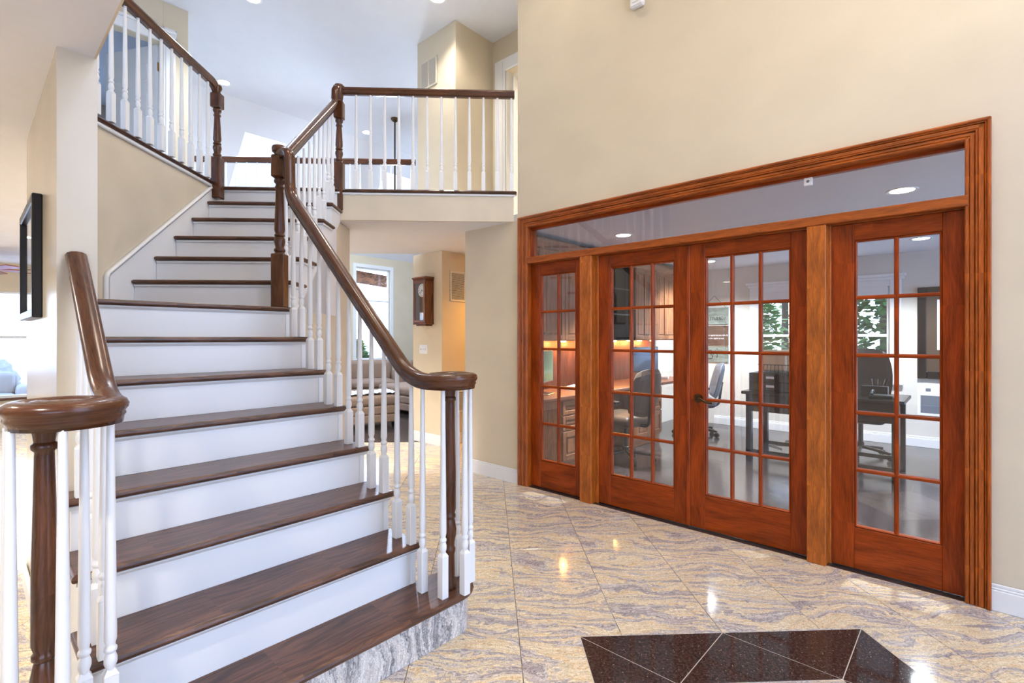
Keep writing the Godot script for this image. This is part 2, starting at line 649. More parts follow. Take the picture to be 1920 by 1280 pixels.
# ---------------------------------------------------------------- shell
func poly_xd(list: Array) -> PackedVector2Array:
	var p := PackedVector2Array()
	for v in list:
		p.append(v)
	return p

func baseboard(called: String, x0: float, x1: float, d0: float, d1: float, diag: bool, y := 0.0):
	# a board with a moulded top along a wall, given as the strip it stands on
	var b := MB.new()
	b.bx(x0, x1, y, y + 0.105, d0, d1, 0.003)
	var ix: float = 0.35 if absf(x1 - x0) < absf(d1 - d0) else 0.0
	var xm: float = (x0 + x1) * 0.5
	var dm: float = (d0 + d1) * 0.5
	b.bx(lerpf(x0, xm, ix), lerpf(x1, xm, ix), y + 0.105, y + 0.118, lerpf(d0, dm, 0.35 - ix), lerpf(d1, dm, 0.35 - ix), 0.004)
	b.bx(lerpf(x0, xm, ix * 1.6), lerpf(x1, xm, ix * 1.6), y + 0.118, y + 0.135, lerpf(d0, dm, 0.56 - ix * 1.6), lerpf(d1, dm, 0.56 - ix * 1.6), 0.004)
	struct(called, b, M.white, diag)

func shell():
	# door wall, a = 3.5 .. 3.62
	var b := MB.new()
	b.bx(3.5, 3.62, 0, CEIL2, -2.6, -0.012, 0)
	b.bx(3.5, 3.62, 2.395, CEIL2, -0.012, 3.01, 0)
	b.bx(3.5, 3.62, 0, CEIL2, 3.01, 3.12, 0)
	b.bx(3.5, 3.62, 0, CEIL1, 3.12, 3.77, 0)
	struct("wall_right", b, M.wall, true)
	# office left wall and hall side
	b = MB.new()
	b.bx(3.5, 9.5, 0, CEIL1, 3.77, 3.85, 0)
	struct("wall_hall", b, M.wall, true)
	b = MB.new()
	b.bx(3.62, 8.1, 0, CEIL1, 3.66, 3.77, 0)
	struct("wall_office_left", b, M.wall_pale, true)
	b = MB.new()   # office back wall with a wide window
	b.bx(8.1, 8.25, 0, CEIL1, -2.6, 0.75, 0)
	b.bx(8.1, 8.25, 0, CEIL1, 2.34, 3.77, 0)
	b.bx(8.1, 8.25, 0, 0.80, 0.75, 2.34, 0)
	b.bx(8.1, 8.25, 2.04, CEIL1, 0.75, 2.34, 0)
	struct("wall_office_back", b, M.wall_pale, true)
	b = MB.new()   # inside face of the door wall in the office
	b.bx(3.62, 3.64, 0, CEIL1, -2.45, -0.08, 0)
	b.bx(3.62, 3.64, 0, CEIL1, 3.08, 3.66, 0)
	struct("wall_office_front", b, M.wall_pale, true)
	b = MB.new()
	b.bx(3.62, 8.25, CEIL1 - 0.01, CEIL1 + 0.1, -2.6, 3.77, 0)
	struct("ceiling_office", b, M.ceiling, true)
	b = MB.new()
	b.bx(3.62, 4.1, 0, CEIL2, -2.72, -2.6, 0)
	b.bx(4.1, 7.8, 0, 0.3, -2.72, -2.6, 0)
	b.bx(4.1, 7.8, 2.3, CEIL2, -2.72, -2.6, 0)
	b.bx(7.8, 8.25, 0, CEIL2, -2.72, -2.6, 0)
	struct("wall_office_right", b, M.wall_pale, true)
	# front wall behind the viewer with the entrance, its high window and side windows
	b = MB.new()
	b.bx(-6, -4.6, 0, CEIL2, -2.75, -2.6, 0)
	b.bx(-4.6, -0.6, 0, 0.5, -2.75, -2.6, 0)
	b.bx(-4.6, -0.6, 2.25, 3.4, -2.75, -2.6, 0)
	b.bx(-4.6, -0.6, 4.9, CEIL2, -2.75, -2.6, 0)
	b.bx(-0.6, 0.75, 0, CEIL2, -2.75, -2.6, 0)
	b.bx(0.75, 3.1, 2.3, 2.65, -2.75, -2.6, 0)
	b.bx(0.75, 3.1, 5.0, CEIL2, -2.75, -2.6, 0)
	b.bx(3.1, 3.62, 0, CEIL2, -2.75, -2.6, 0)
	struct("wall_front", b, M.wall, true)
	# left outer wall
	b = MB.new()
	b.bx(-6.15, -6, 0, 3.4, -2.75, 10.65, 0)
	b.bx(-6.15, -6, 4.9, CEIL2, -2.75, 10.65, 0)
	for g in [[-2.75, -1.5], [1.5, 3.0], [6.0, 10.65]]:
		b.bx(-6.15, -6, 3.4, 4.9, g[0], g[1], 0)
	struct("wall_left_outer", b, M.wall, true)
	# back wall of the house
	b = MB.new()
	var tops := 5.4
	b.bx(-6, -3.0, 0, tops, 10.5, 10.65, 0)
	b.bx(-3.0, 1.3, 0, 0.48, 10.5, 10.65, 0)
	b.bx(-3.0, 1.3, 2.06, 3.45, 10.5, 10.65, 0)
	b.bx(-1.6, 1.3, 4.85, tops, 10.5, 10.65, 0)
	b.bx(-3.0, -1.6, 3.45, tops, 10.5, 10.65, 0)
	b.bx(0.9, 1.3, 3.45, 4.85, 10.5, 10.65, 0)
	b.bx(1.3, 3.6, 0, tops, 10.5, 10.65, 0)
	b.bx(3.6, 5.4, 0, 0.85, 10.5, 10.65, 0)
	b.bx(3.6, 5.4, 3.05, tops, 10.5, 10.65, 0)
	b.bx(5.4, 6.13, 0, tops, 10.5, 10.65, 0)
	b.bx(6.13, 7.06, 0, 0.85, 10.5, 10.65, 0)
	b.bx(6.13, 7.06, 3.02, tops, 10.5, 10.65, 0)
	b.bx(7.06, 9.5, 0, tops, 10.5, 10.65, 0)
	struct("wall_back", b, M.wall, true)
	b = MB.new()
	b.bx(9.5, 9.65, 0, CEIL2, 3.77, 6.2, 0)
	b.bx(9.5, 9.65, 0, 0.6, 6.2, 8.6, 0)
	b.bx(9.5, 9.65, 4.4, CEIL2, 6.2, 8.6, 0)
	b.bx(9.5, 9.65, 0, CEIL2, 8.6, 10.65, 0)
	struct("wall_right_outer", b, M.wall, true)
	# the L of wall between stairs and side hall
	b = MB.new()
	b.prism(poly_xd([xd(0.235, 2.54), xd(0.355, 2.54), Vector2(-2.45, 2.952), Vector2(-2.57, 2.902)]), 0, CEIL1, 0)
	b.prism(poly_xd([Vector2(-2.45, 2.952), Vector2(-2.45, 4.8), Vector2(-2.57, 4.8), Vector2(-2.57, 2.902)]), 0, 2.70, 0)
	struct("wall_left", b, M.wall_gloss)
	# wall under the upper flight
	b = MB.new()
	b.plate([H(-1.52, 0, 3.42), H(-1.52, 1.34, 3.42), H(-1.52, 2.455, 4.72), H(-1.52, 2.468, 5.13), H(-1.52, 0, 5.13)], Vector3(0.11, 0, 0))
	struct("wall_stair", b, M.wall)
	# lower block with clock, upper block with vent
	b = MB.new()
	b.bx(4.06, 9.5, 0, CEIL1, 4.9, 5.5, 0.002)
	struct("wall_clock", b, M.wall, true)
	b = MB.new()
	b.bx(3.98, 4.62, FLOOR2, CEIL2, 4.55, 5.3, 0.002)
	b.bx(4.62, 9.5, FLOOR2, CEIL2, 5.2, 5.5, 0)
	struct("wall_upper_block", b, M.wall, true)
	b = MB.new()
	b.bx(4.62, 4.74, FLOOR2, CEIL2, 3.12, 3.55, 0)
	b.bx(4.62, 4.74, 4.74, CEIL2, 3.55, 4.32, 0)
	b.bx(4.62, 4.74, FLOOR2, CEIL2, 4.32, 4.55, 0)
	struct("wall_upper_hall", b, M.wall, true)
	b = MB.new()
	b.bx(3.62, 7.5, FLOOR2, CEIL2, 3.0, 3.12, 0)
	b.bx(7.4, 7.5, FLOOR2, CEIL2, 3.12, 5.2, 0)
	struct("wall_upper_right", b, M.wall, true)
	# upstairs wall on the left with a door
	b = MB.new()
	b.bx(-6, 0.72, FLOOR2, CEIL2, 6.75, 6.87, 0)
	b.bx(0.72, 1.52, 4.72, CEIL2, 6.75, 6.87, 0)
	b.bx(1.52, 1.77, FLOOR2, CEIL2, 6.75, 6.87, 0.002)
	struct("wall_upper_left", b, M.wall, true)
	b = MB.new()
	b.bx(1.65, 1.77, CEIL1, CEIL2, 6.87, 10.5, 0)
	struct("wall_family_left", b, M.ceiling, true)
	b = MB.new()
	b.bx(-1.0, -0.9, FLOOR2, CEIL2, 6.87, 10.5, 0)
	struct("wall_bedroom", b, M.wall_pale, true)
	# second floor with its white underside
	b = MB.new()
	b.prism(poly_xd([Vector2(0.20, 4.737), Vector2(-1.40, 4.737), Vector2(-1.40, 4.70), Vector2(-2.57, 4.70), Vector2(-2.57, 2.902), xd(0.345, 3.85), xd(0.345, -2.6), xd(-6, -2.6), xd(-6, 10.5), xd(1.65, 10.5),
		Vector2(1.65 * Q - 6.62, 6.62), Vector2(-0.7, 6.62), xd(4.2, 5.5), xd(9.5, 5.5), xd(9.5, 3.85), xd(3.5, 3.85)]), CEIL1, 2.722, 0)
	struct("ceiling_lower", b, M.ceiling)
	b = MB.new()   # cream fascia under the balcony
	b.bx(-1.39, 0.232, CEIL1 - 0.005, 2.70, 4.715, 4.737, 0.001)
	struct("wall_balcony", b, M.wall)
	b = MB.new()
	b.bx(0.345, 0.352, CEIL1, 2.70, 3.1, 3.75, 0)
	b.bx(0.225, 0.352, 2.722, CEIL2, -2.6, 3.1, 0)
	b.bx(0.345, 0.352, CEIL1, 2.722, -2.6, 3.1, 0)
	struct("wall_gallery", b, M.wall, true)
	# ceilings
	b = MB.new()
	b.bx(-6, 9.5, CEIL2, CEIL2 + 0.12, -2.75, 8.6, 0)
	b.bx(-6, 1.77, CEIL2, CEIL2 + 0.12, 8.6, 10.65, 0)
	struct("ceiling", b, M.ceiling, true)
	b = MB.new()   # sloping ceiling with two skylight wells
	var dn := func(a0: float, a1: float, s0: float, s1: float):
		var q := [Vector3(a0, CEIL2 - s0, -8.6 - s0), Vector3(a1, CEIL2 - s0, -8.6 - s0), Vector3(a1, CEIL2 - s1, -8.6 - s1), Vector3(a0, CEIL2 - s1, -8.6 - s1)]
		b.plate(q, Vector3(0, 1, -1) * 0.14)
	dn.call(1.77, 3.18, 0.0, 2.0)
	dn.call(3.18, 3.92, 0.0, 0.37)
	dn.call(3.18, 3.92, 1.5, 2.0)
	dn.call(3.92, 5.93, 0.0, 2.0)
	dn.call(5.93, 6.68, 0.0, 0.37)
	dn.call(5.93, 6.68, 1.5, 2.0)
	dn.call(6.68, 9.5, 0.0, 2.0)
	struct("ceiling_vault", b, M.ceiling, true)
	for s in [[3.18, 3.92], [5.93, 6.68]]:
		var o := thing("window", "", "", P((s[0] + s[1]) / 2, 4.0, 9.7), DIAG, "", "structure")
		o.name = "window_%d" % (17 + int(s[0]))
		b = MB.new()
		b.plate([Vector3(s[0], 4.82, -8.97), Vector3(s[1], 4.82, -8.97), Vector3(s[1], 3.69, -10.1), Vector3(s[0], 3.69, -10.1)].map(func(v): return v + Vector3(0, 0.1, -0.1)), Vector3(0, 1, -1) * 0.006)
		fpart(o, "pane", b, M.glass, true)
	# dark wood floors
	b = MB.new()
	b.bx(3.5, 8.1, -0.1, 0.0, -2.6, 3.66, 0, 0)
	struct("floor_office", b, M.dark_floor, true)
	b = MB.new()
	b.prism(poly_xd([Vector2(-4.6, 6.62), Vector2(-0.4, 6.62), xd(4.3, 5.5), xd(9.5, 5.5), xd(9.5, 10.5), xd(1.6, 10.5)]), -0.1, 0.0, 0, PI / 2)
	struct("floor_family", b, M.dark_floor)
	b = MB.new()
	b.bx(-40, 45, -0.25, -0.15, -40, 60, 0)
	struct("floor_ground", b, M.outside_white, true)
	# baseboards
	baseboard("baseboard_right", 3.482, 3.5, 3.10, 3.85, true)
	baseboard("baseboard_right_near", 3.482, 3.5, -2.6, -0.085, true)
	baseboard("baseboard_clock", 4.042, 4.06, 4.882, 5.5, true)
	baseboard("baseboard_hall", 4.06, 9.5, 4.882, 4.9, true)
	baseboard("baseboard_left", 0.217, 0.235, 2.54, 3.87, true)
	baseboard("baseboard_office", 8.08, 8.1, -2.6, 3.0, true)
	b = MB.new()
	b.bx(-1.93, -1.84, 0, CEIL1, 6.58, 6.7, 0.004)
	struct("trim_opening", b, M.white)

func floor_tiles():
	var root := thing("floor", "polished swirling grey and cream granite tile floor with thin dark joints", "floor", Vector3.ZERO, 0.0, "", "structure")
	var area := poly_xd([xd(3.5, -2.6), xd(3.5, 3.85), xd(4.06, 3.85), xd(9.4, 3.85), xd(9.4, 4.9), xd(4.06, 4.9), xd(4.06, 5.4), Vector2(-0.95, 6.62), Vector2(-4.5, 6.62), xd(1.6, 10.5), xd(-6, 10.5), xd(-6, -2.6)])
	var b := MB.new()
	b.prism(area, -0.14, -0.006, 0)
	part(root, "grout_bed", b, M.grout)
	var pitch := 0.4735
	var med := poly_xd([Vector2(0.417, 0.942), Vector2(1.751, 0.942), Vector2(1.751, 2.276), Vector2(0.417, 2.276)])
	var mid := Vector2(1.084, 1.609)
	b = MB.new()
	b.prism(med, -0.0055, -0.0012, 0)
	part(root, "grout_bed", b, M.grout_pale)
	var rest := MB.new()
	var variants := []
	var r := RandomNumberGenerator.new()
	r.seed = 4
	for i in range(-24, 14):
		for j in range(-12, 30):
			var x0 := 0.137 + i * pitch
			var d0 := 2.283 + j * pitch
			var g := 0.0013
			var sq := poly_xd([Vector2(x0 + g, d0 + g), Vector2(x0 + pitch - g, d0 + g), Vector2(x0 + pitch - g, d0 + pitch - g), Vector2(x0 + g, d0 + pitch - g)])
			var pieces := Geometry2D.intersect_polygons(sq, area)
			var off := Vector2(r.randf_range(0.02, 1.45), r.randf_range(0.02, 1.45))
			var spin := 0.0 if r.randf() < 0.6 else PI
			for pc in pieces:
				for fin in Geometry2D.clip_polygons(pc, med):
					if fin.size() < 3 or Geometry2D.is_polygon_clockwise(fin):
						continue
					var c := Vector2.ZERO
					for v in fin:
						c += v / fin.size()
					if c.distance_to(Vector2(x0 + pitch / 2, d0 + pitch / 2)) > 0.4:
						continue
					# in view: in front, within the lens
					var near := c.y > 1.6 and absf(c.x - 0.046 * c.y) < 1.1 * c.y + 0.4 and c.y < 7.2 and c.x > -5.5
					var mb := MB.new() if near else rest
					var base := Vector2(x0, d0)
					if spin > 0:
						base = Vector2(x0 + pitch, d0 + pitch)
					mb.off = off - Vector2(base.x * cos(spin), base.y * cos(spin)) if spin > 0 else off - base
					mb.prism(fin, -0.006, 0.0, 0.0009, spin)
					if near:
						part(root, "tile", mb, M.granite)
	var st := part(root, "far_tiles", rest, M.granite)
	st.set_meta("kind", "stuff")
	# black star-granite ring round a square of light granite
	var h := 0.667
	for s in 4:
		var t := PI / 2 * s
		var rot := func(v: Vector2): return mid + Vector2(v.x * cos(t) - v.y * sin(t), v.x * sin(t) + v.y * cos(t))
		var c0 := Vector2(-h, h)
		var c1 := Vector2(h, h)
		var m := Vector2(0, h)
		var i0 := Vector2(-h / 2, h / 2)
		var i1 := Vector2(h / 2, h / 2)
		for t3 in [[c0, i0, m], [m, i0, i1], [m, i1, c1]]:
			var pg := poly_xd([rot.call(t3[0]), rot.call(t3[1]), rot.call(t3[2])])
			if Geometry2D.is_polygon_clockwise(pg):
				pg.reverse()
			b = MB.new()
			b.off = Vector2(r.randf(), r.randf())
			pg = b.inset(pg, 0.0017)
			b.prism(pg, -0.006, 0.0, 0.0006, s * 1.1)
			part(root, "black_tile", b, M.black_granite)
	b = MB.new()
	b.prism(poly_xd([mid + Vector2(-h / 2, -h / 2), mid + Vector2(h / 2, -h / 2), mid + Vector2(h / 2, h / 2), mid + Vector2(-h / 2, h / 2)]), -0.006, 0.0, 0.001)
	part(root, "tile", b, M.granite)

# ---------------------------------------------------------------- stairs
func bk(k: int) -> float:
	return 1.472 + 0.229 * k

func dk(k: int) -> float:
	return 3.515 + 0.229 * (k - 9)

func step_outline(front: float, rad: float, back: float) -> PackedVector2Array:
	var p := []
	var cb := front + rad
	for s in 13:
		var t := -PI / 2 + PI * s / 12.0
		p.append(Vector2(1.54 + rad * cos(t), cb + rad * sin(t)))
	p.append(Vector2(1.46, cb + rad + 0.005))
	p.append(Vector2(1.46, back))
	p.append(Vector2(0.26, back))
	p.append(Vector2(0.26, cb + rad + 0.005))
	for s in 13:
		var t := PI / 2 + PI * s / 12.0
		p.append(Vector2(0.18 + rad * cos(t), cb + rad * sin(t)))
	return poly_xd(p)

func staircase():
	var o := thing("staircase", "staircase of dark oak treads and white risers turning between cream walls", "staircase", P(0.86, 0, 1.73), DIAG)
	var b := MB.new()
	b.off = Vector2(0.2, 0.3)
	b.prism(step_outline(1.701, 0.14, 2.0), R - 0.032, R, 0, PI / 2, true)
	fpart(o, "tread", b, M.tread, true)
	b = MB.new()
	b.prism(step_outline(1.73, 0.112, 1.975), 0, R - 0.032, 0.002)
	var g := fpart(o, "riser", b, M.granite_step, true)
	tag(g, "grey veined granite face of the bottom step")
	var body := MB.new()
	for k in range(2, 9):
		var f := bk(k)
		var l := 0.262 if k < 5 else 0.357
		if k < 8:
			b = MB.new()
			b.off = Vector2(0.17 * k, 0.31 * k)
			var back := f + 0.277
			if k == 4:
				b.prism(poly_xd([Vector2(0.235, f), Vector2(1.487, f), Vector2(1.487, back), Vector2(0.357, back), Vector2(0.357, 2.539), Vector2(0.235, 2.539)]), k * R - 0.03, k * R, 0, PI / 2, true)
			else:
				b.prism(poly_xd([Vector2(l - (0.027 if k < 4 else 0.0), f), Vector2(1.487, f), Vector2(1.487, back), Vector2(l - (0.027 if k < 4 else 0.0), back)]), k * R - 0.03, k * R, 0, PI / 2, true)
			fpart(o, "tread", b, M.tread, true)
			body.bx(l + 0.01 if k < 5 else l, 1.447, 0.0 if k > 2 else 0.001, k * R - 0.031, f + 0.05, minf(f + 0.279, 3.35), 0)
		b = MB.new()
		b.bx(l, 1.432, (k - 1) * R, k * R - 0.031, f + 0.03, f + 0.05, 0.001)
		b.bx(1.432, 1.46, (k - 1) * R, k * R - 0.031, f + 0.026, f + 0.05, 0.002)
		fpart(o, "riser", b, M.white, true)
		b = MB.new()
		b.sweep([Vector3(l - 0.012, k * R - 0.03, -(f + 0.03)), Vector3(1.472, k * R - 0.03, -(f + 0.03))], [Vector2(0.0, 0.0), Vector2(-0.016, 0.0), Vector2(-0.014, -0.007), Vector2(-0.006, -0.012), Vector2(-0.004, -0.018), Vector2(0, -0.018)].map(func(v): return Vector2(-v.x, v.y)))
		fpart(o, "cove_moulding", b, M.white, true)
	fpart(o, "carcass", body, M.white, true)
	# the wedge-shaped landing where the flight turns
	var wedge := [xd(0.357, bk(8)), xd(1.487, bk(8)), Vector2(-1.365, 3.468), Vector2(-1.365, 3.565), Vector2(-2.45, 3.565), Vector2(-2.45, 2.955)]
	b = MB.new()
	b.prism(poly_xd(wedge), 8 * R - 0.03, 8 * R, 0, PI / 4 + PI / 2, true)
	fpart(o, "tread", b, M.tread)
	b = MB.new()
	b.prism(poly_xd([xd(0.357, bk(8) + 0.05), xd(1.447, bk(8) + 0.05), Vector2(-1.41, 3.50), Vector2(-1.41, 3.56), Vector2(-2.45, 3.56), Vector2(-2.45, 2.955)]), 0, 8 * R - 0.031, 0)
	fpart(o, "landing_carcass", b, M.white)
	for k in range(9, 15):
		var f := dk(k)
		b = MB.new()
		b.off = Vector2(0.13 * k, 0.37 * k)
		if k < 14:
			b.prism(poly_xd([Vector2(-2.432, f), Vector2(-1.36, f), Vector2(-1.36, f + 0.29), Vector2(-1.40, f + 0.29), Vector2(-1.40, f + 0.262), Vector2(-2.432, f + 0.262)]), k * R - 0.03, k * R, 0, PI / 2, true)
		else:
			b.prism(poly_xd([Vector2(-2.448, f), Vector2(-1.39, f), Vector2(-1.39, f + 0.09), Vector2(-2.448, f + 0.09)]), k * R - 0.03, k * R, 0, PI / 2, true)
		fpart(o, "tread", b, M.tread)
		b = MB.new()
		b.bx(-2.432, -1.405, (k - 1) * R, k * R - 0.031, f + 0.03, f + 0.05, 0.001)
		fpart(o, "riser", b, M.white)
		b = MB.new()
		b.bx(-2.43, -1.378, k * R - 0.048, k * R - 0.031, f + 0.016, f + 0.03, 0.005)
		if k < 14:
			b.bx(-1.385, -1.372, k * R - 0.048, k * R - 0.031, f + 0.016, f + 0.262, 0.004)
		fpart(o, "cove_moulding", b, M.white)
	# open stringer on the right of the upper flight
	var pts := [H(-1.405, 1.86 + 0.858 * (3.49 - 4.04), 3.49), H(-1.405, 8 * R - 0.031, 3.49)]
	for k in range(9, 14):
		pts.append(H(-1.405, (k - 1) * R - 0.031, dk(k) + 0.03))
		pts.append(H(-1.405, k * R - 0.031, dk(k) + 0.03))
	pts.append(H(-1.405, 13 * R - 0.031, 4.72))
	pts.append(H(-1.405, 1.86 + 0.858 * (4.72 - 4.04), 4.72))
	b = MB.new()
	b.plate(pts, Vector3(0.02, 0, 0))
	fpart(o, "stringer", b, M.white)
	b = MB.new()
	for k in range(9, 14):
		b.bx(-2.43, -1.41, 8 * R, k * R - 0.031, dk(k) + 0.05, dk(k) + 0.262, 0)
	fpart(o, "carcass", b, M.white)
	# skirtboard on the left wall with a moulded cap
	var sk := [H(-2.45, 8 * R, 3.30), H(-2.45, 1.77, 3.30), H(-2.45, 2.70, 4.52), H(-2.45, 2.72, 4.69), H(-2.45, 2.4, 4.69), H(-2.45, 8 * R, 3.60)]
	b = MB.new()
	b.plate(sk, Vector3(0.016, 0, 0))
	fpart(o, "skirtboard", b, M.white)
	b = MB.new()
	b.sweep([H(-2.438, 8 * R, 3.30), H(-2.438, 1.755, 3.30), H(-2.438, 1.785, 3.315), H(-2.438, 2.70, 4.515)], [Vector2(-0.012, -0.012), Vector2(0.014, -0.012), Vector2(0.01, 0.004), Vector2(-0.012, 0.012)], Vector3(0, 0, 0))
	fpart(o, "skirt_cap", b, M.white)

func rail_profile() -> Array:
	return [Vector2(-0.019, -0.036), Vector2(-0.021, -0.020), Vector2(-0.026, -0.012), Vector2(-0.024, -0.004), Vector2(-0.031, 0.006), Vector2(-0.033, 0.016), Vector2(-0.028, 0.027), Vector2(-0.016, 0.034), Vector2(0, 0.036),
		Vector2(0.016, 0.034), Vector2(0.028, 0.027), Vector2(0.033, 0.016), Vector2(0.031, 0.006), Vector2(0.024, -0.004), Vector2(0.026, -0.012), Vector2(0.021, -0.020), Vector2(0.019, -0.036)]

func smooth(pts: Array, steps := 8) -> Array:
	# rounds the corners of a path: each inner point carries its fillet length in w
	var out := [Vector3(pts[0].x, pts[0].y, pts[0].z)]
	for i in range(1, pts.size() - 1):
		var p := Vector3(pts[i].x, pts[i].y, pts[i].z)
		var a := Vector3(pts[i - 1].x, pts[i - 1].y, pts[i - 1].z)
		var c := Vector3(pts[i + 1].x, pts[i + 1].y, pts[i + 1].z)
		var w: float = pts[i].w
		var p0 := p + (a - p).normalized() * w
		var p1 := p + (c - p).normalized() * w
		for s in steps + 1:
			var t := s / float(steps)
			out.append(p0.lerp(p, t).lerp(p.lerp(p1, t), t))
	var e = pts[pts.size() - 1]
	out.append(Vector3(e.x, e.y, e.z))
	return out

func v4(p: Vector3, w := 0.0) -> Vector4:
	return Vector4(p.x, p.y, p.z, w)

func baluster_mesh(length: float, block := 0.19) -> Mesh:
	var key := "bal%d_%d" % [int(round(length * 250)), int(round(block * 100))]
	if not cache.has(key):
		var b := MB.new()
		var w := 0.018
		b.bz(Vector3(-w, 0, -w), Vector3(w, block - 0.012, w), 0.0015, 1)
		for k in 4:
			var c0 := Vector3(cos(PI / 4 + PI / 2 * k), 0, sin(PI / 4 + PI / 2 * k)) * w * Q
			var c1 := Vector3(cos(PI / 4 + PI / 2 * (k + 1)), 0, sin(PI / 4 + PI / 2 * (k + 1))) * w * Q
			var n := (c0 + c1).normalized() + Vector3.UP * 0.7
			b.quad(c0 + Vector3(0, block - 0.012, 0), c1 + Vector3(0, block - 0.012, 0), c1 * 0.45 + Vector3(0, block + 0.006, 0), c0 * 0.45 + Vector3(0, block + 0.006, 0), n.normalized())
		var pr := []
		for v in [[0.0115, 0.0], [0.0125, 0.008], [0.0165, 0.02], [0.0165, 0.034], [0.0118, 0.050], [0.0158, 0.055], [0.0165, 0.060], [0.0158, 0.065], [0.0118, 0.070], [0.0125, 0.078], [0.0155, 0.088], [0.0158, 0.11]]:
			pr.append(Vector2(v[0], block + v[1]))
		pr.append(Vector2(0.0095, length))
		b.lathe(pr, 12)
		cache[key] = b.done()
	return cache[key]

func baluster(parent: Node3D, at: Vector3, length: float, diag: bool, block := 0.19):
	var o := inst("baluster", baluster_mesh(length, block), M.white, parent)
	o.transform = parent.transform.affine_inverse() * Transform3D(frame(diag).basis, at)

# turned post with square blocks; heights from its foot
func square_newel(h_base: float, h_shaft: float, h_block: float, h_top: float, cap: bool) -> MB:
	var b := MB.new()
	var w := 0.043
	b.bz(Vector3(-w, 0, -w), Vector3(w, h_base, w), 0.006, 1)
	b.bz(Vector3(-w, h_shaft, -w), Vector3(w, h_block, w), 0.008, 1)
	var n := h_shaft
	var pr := []
	for v in [[0.034, 0.0], [0.030, 0.012], [0.036, 0.02], [0.036, 0.03], [0.026, 0.042], [0.030, 0.06], [0.036, 0.085], [0.033, 0.105], [0.026, 0.115], [0.033, 0.12], [0.033, 0.13], [0.027, 0.138], [0.0335, 0.16]]:
		pr.append(Vector2(v[0], h_base + v[1]))
	for v in [[0.024, -0.075], [0.030, -0.07], [0.030, -0.06], [0.025, -0.052], [0.025, -0.04], [0.034, -0.03], [0.035, -0.015], [0.028, -0.004], [0.028, 0.0]]:
		pr.append(Vector2(v[0], n + v[1]))
	b.lathe(pr, 20)
	if cap:
		b.lathe([Vector2(0.028, h_block), Vector2(0.026, h_block + 0.012), Vector2(0.034, h_block + 0.02), Vector2(0.047, h_top - 0.045), Vector2(0.05, h_top - 0.03), Vector2(0.05, h_top - 0.018), Vector2(0.046, h_top - 0.008), Vector2(0.03, h_top - 0.001), Vector2(0.0, h_top)], 24)
	return b

func place_newel(parent: Node3D, b: MB, at: Vector3, diag := false):
	var o := inst("newel_post", b.done(), M.rail, parent)
	o.transform = parent.transform.affine_inverse() * Transform3D(frame(diag).basis, at)

func rake(bb: float) -> float:
	return 1.365 + 0.860 * (bb - 2.18)

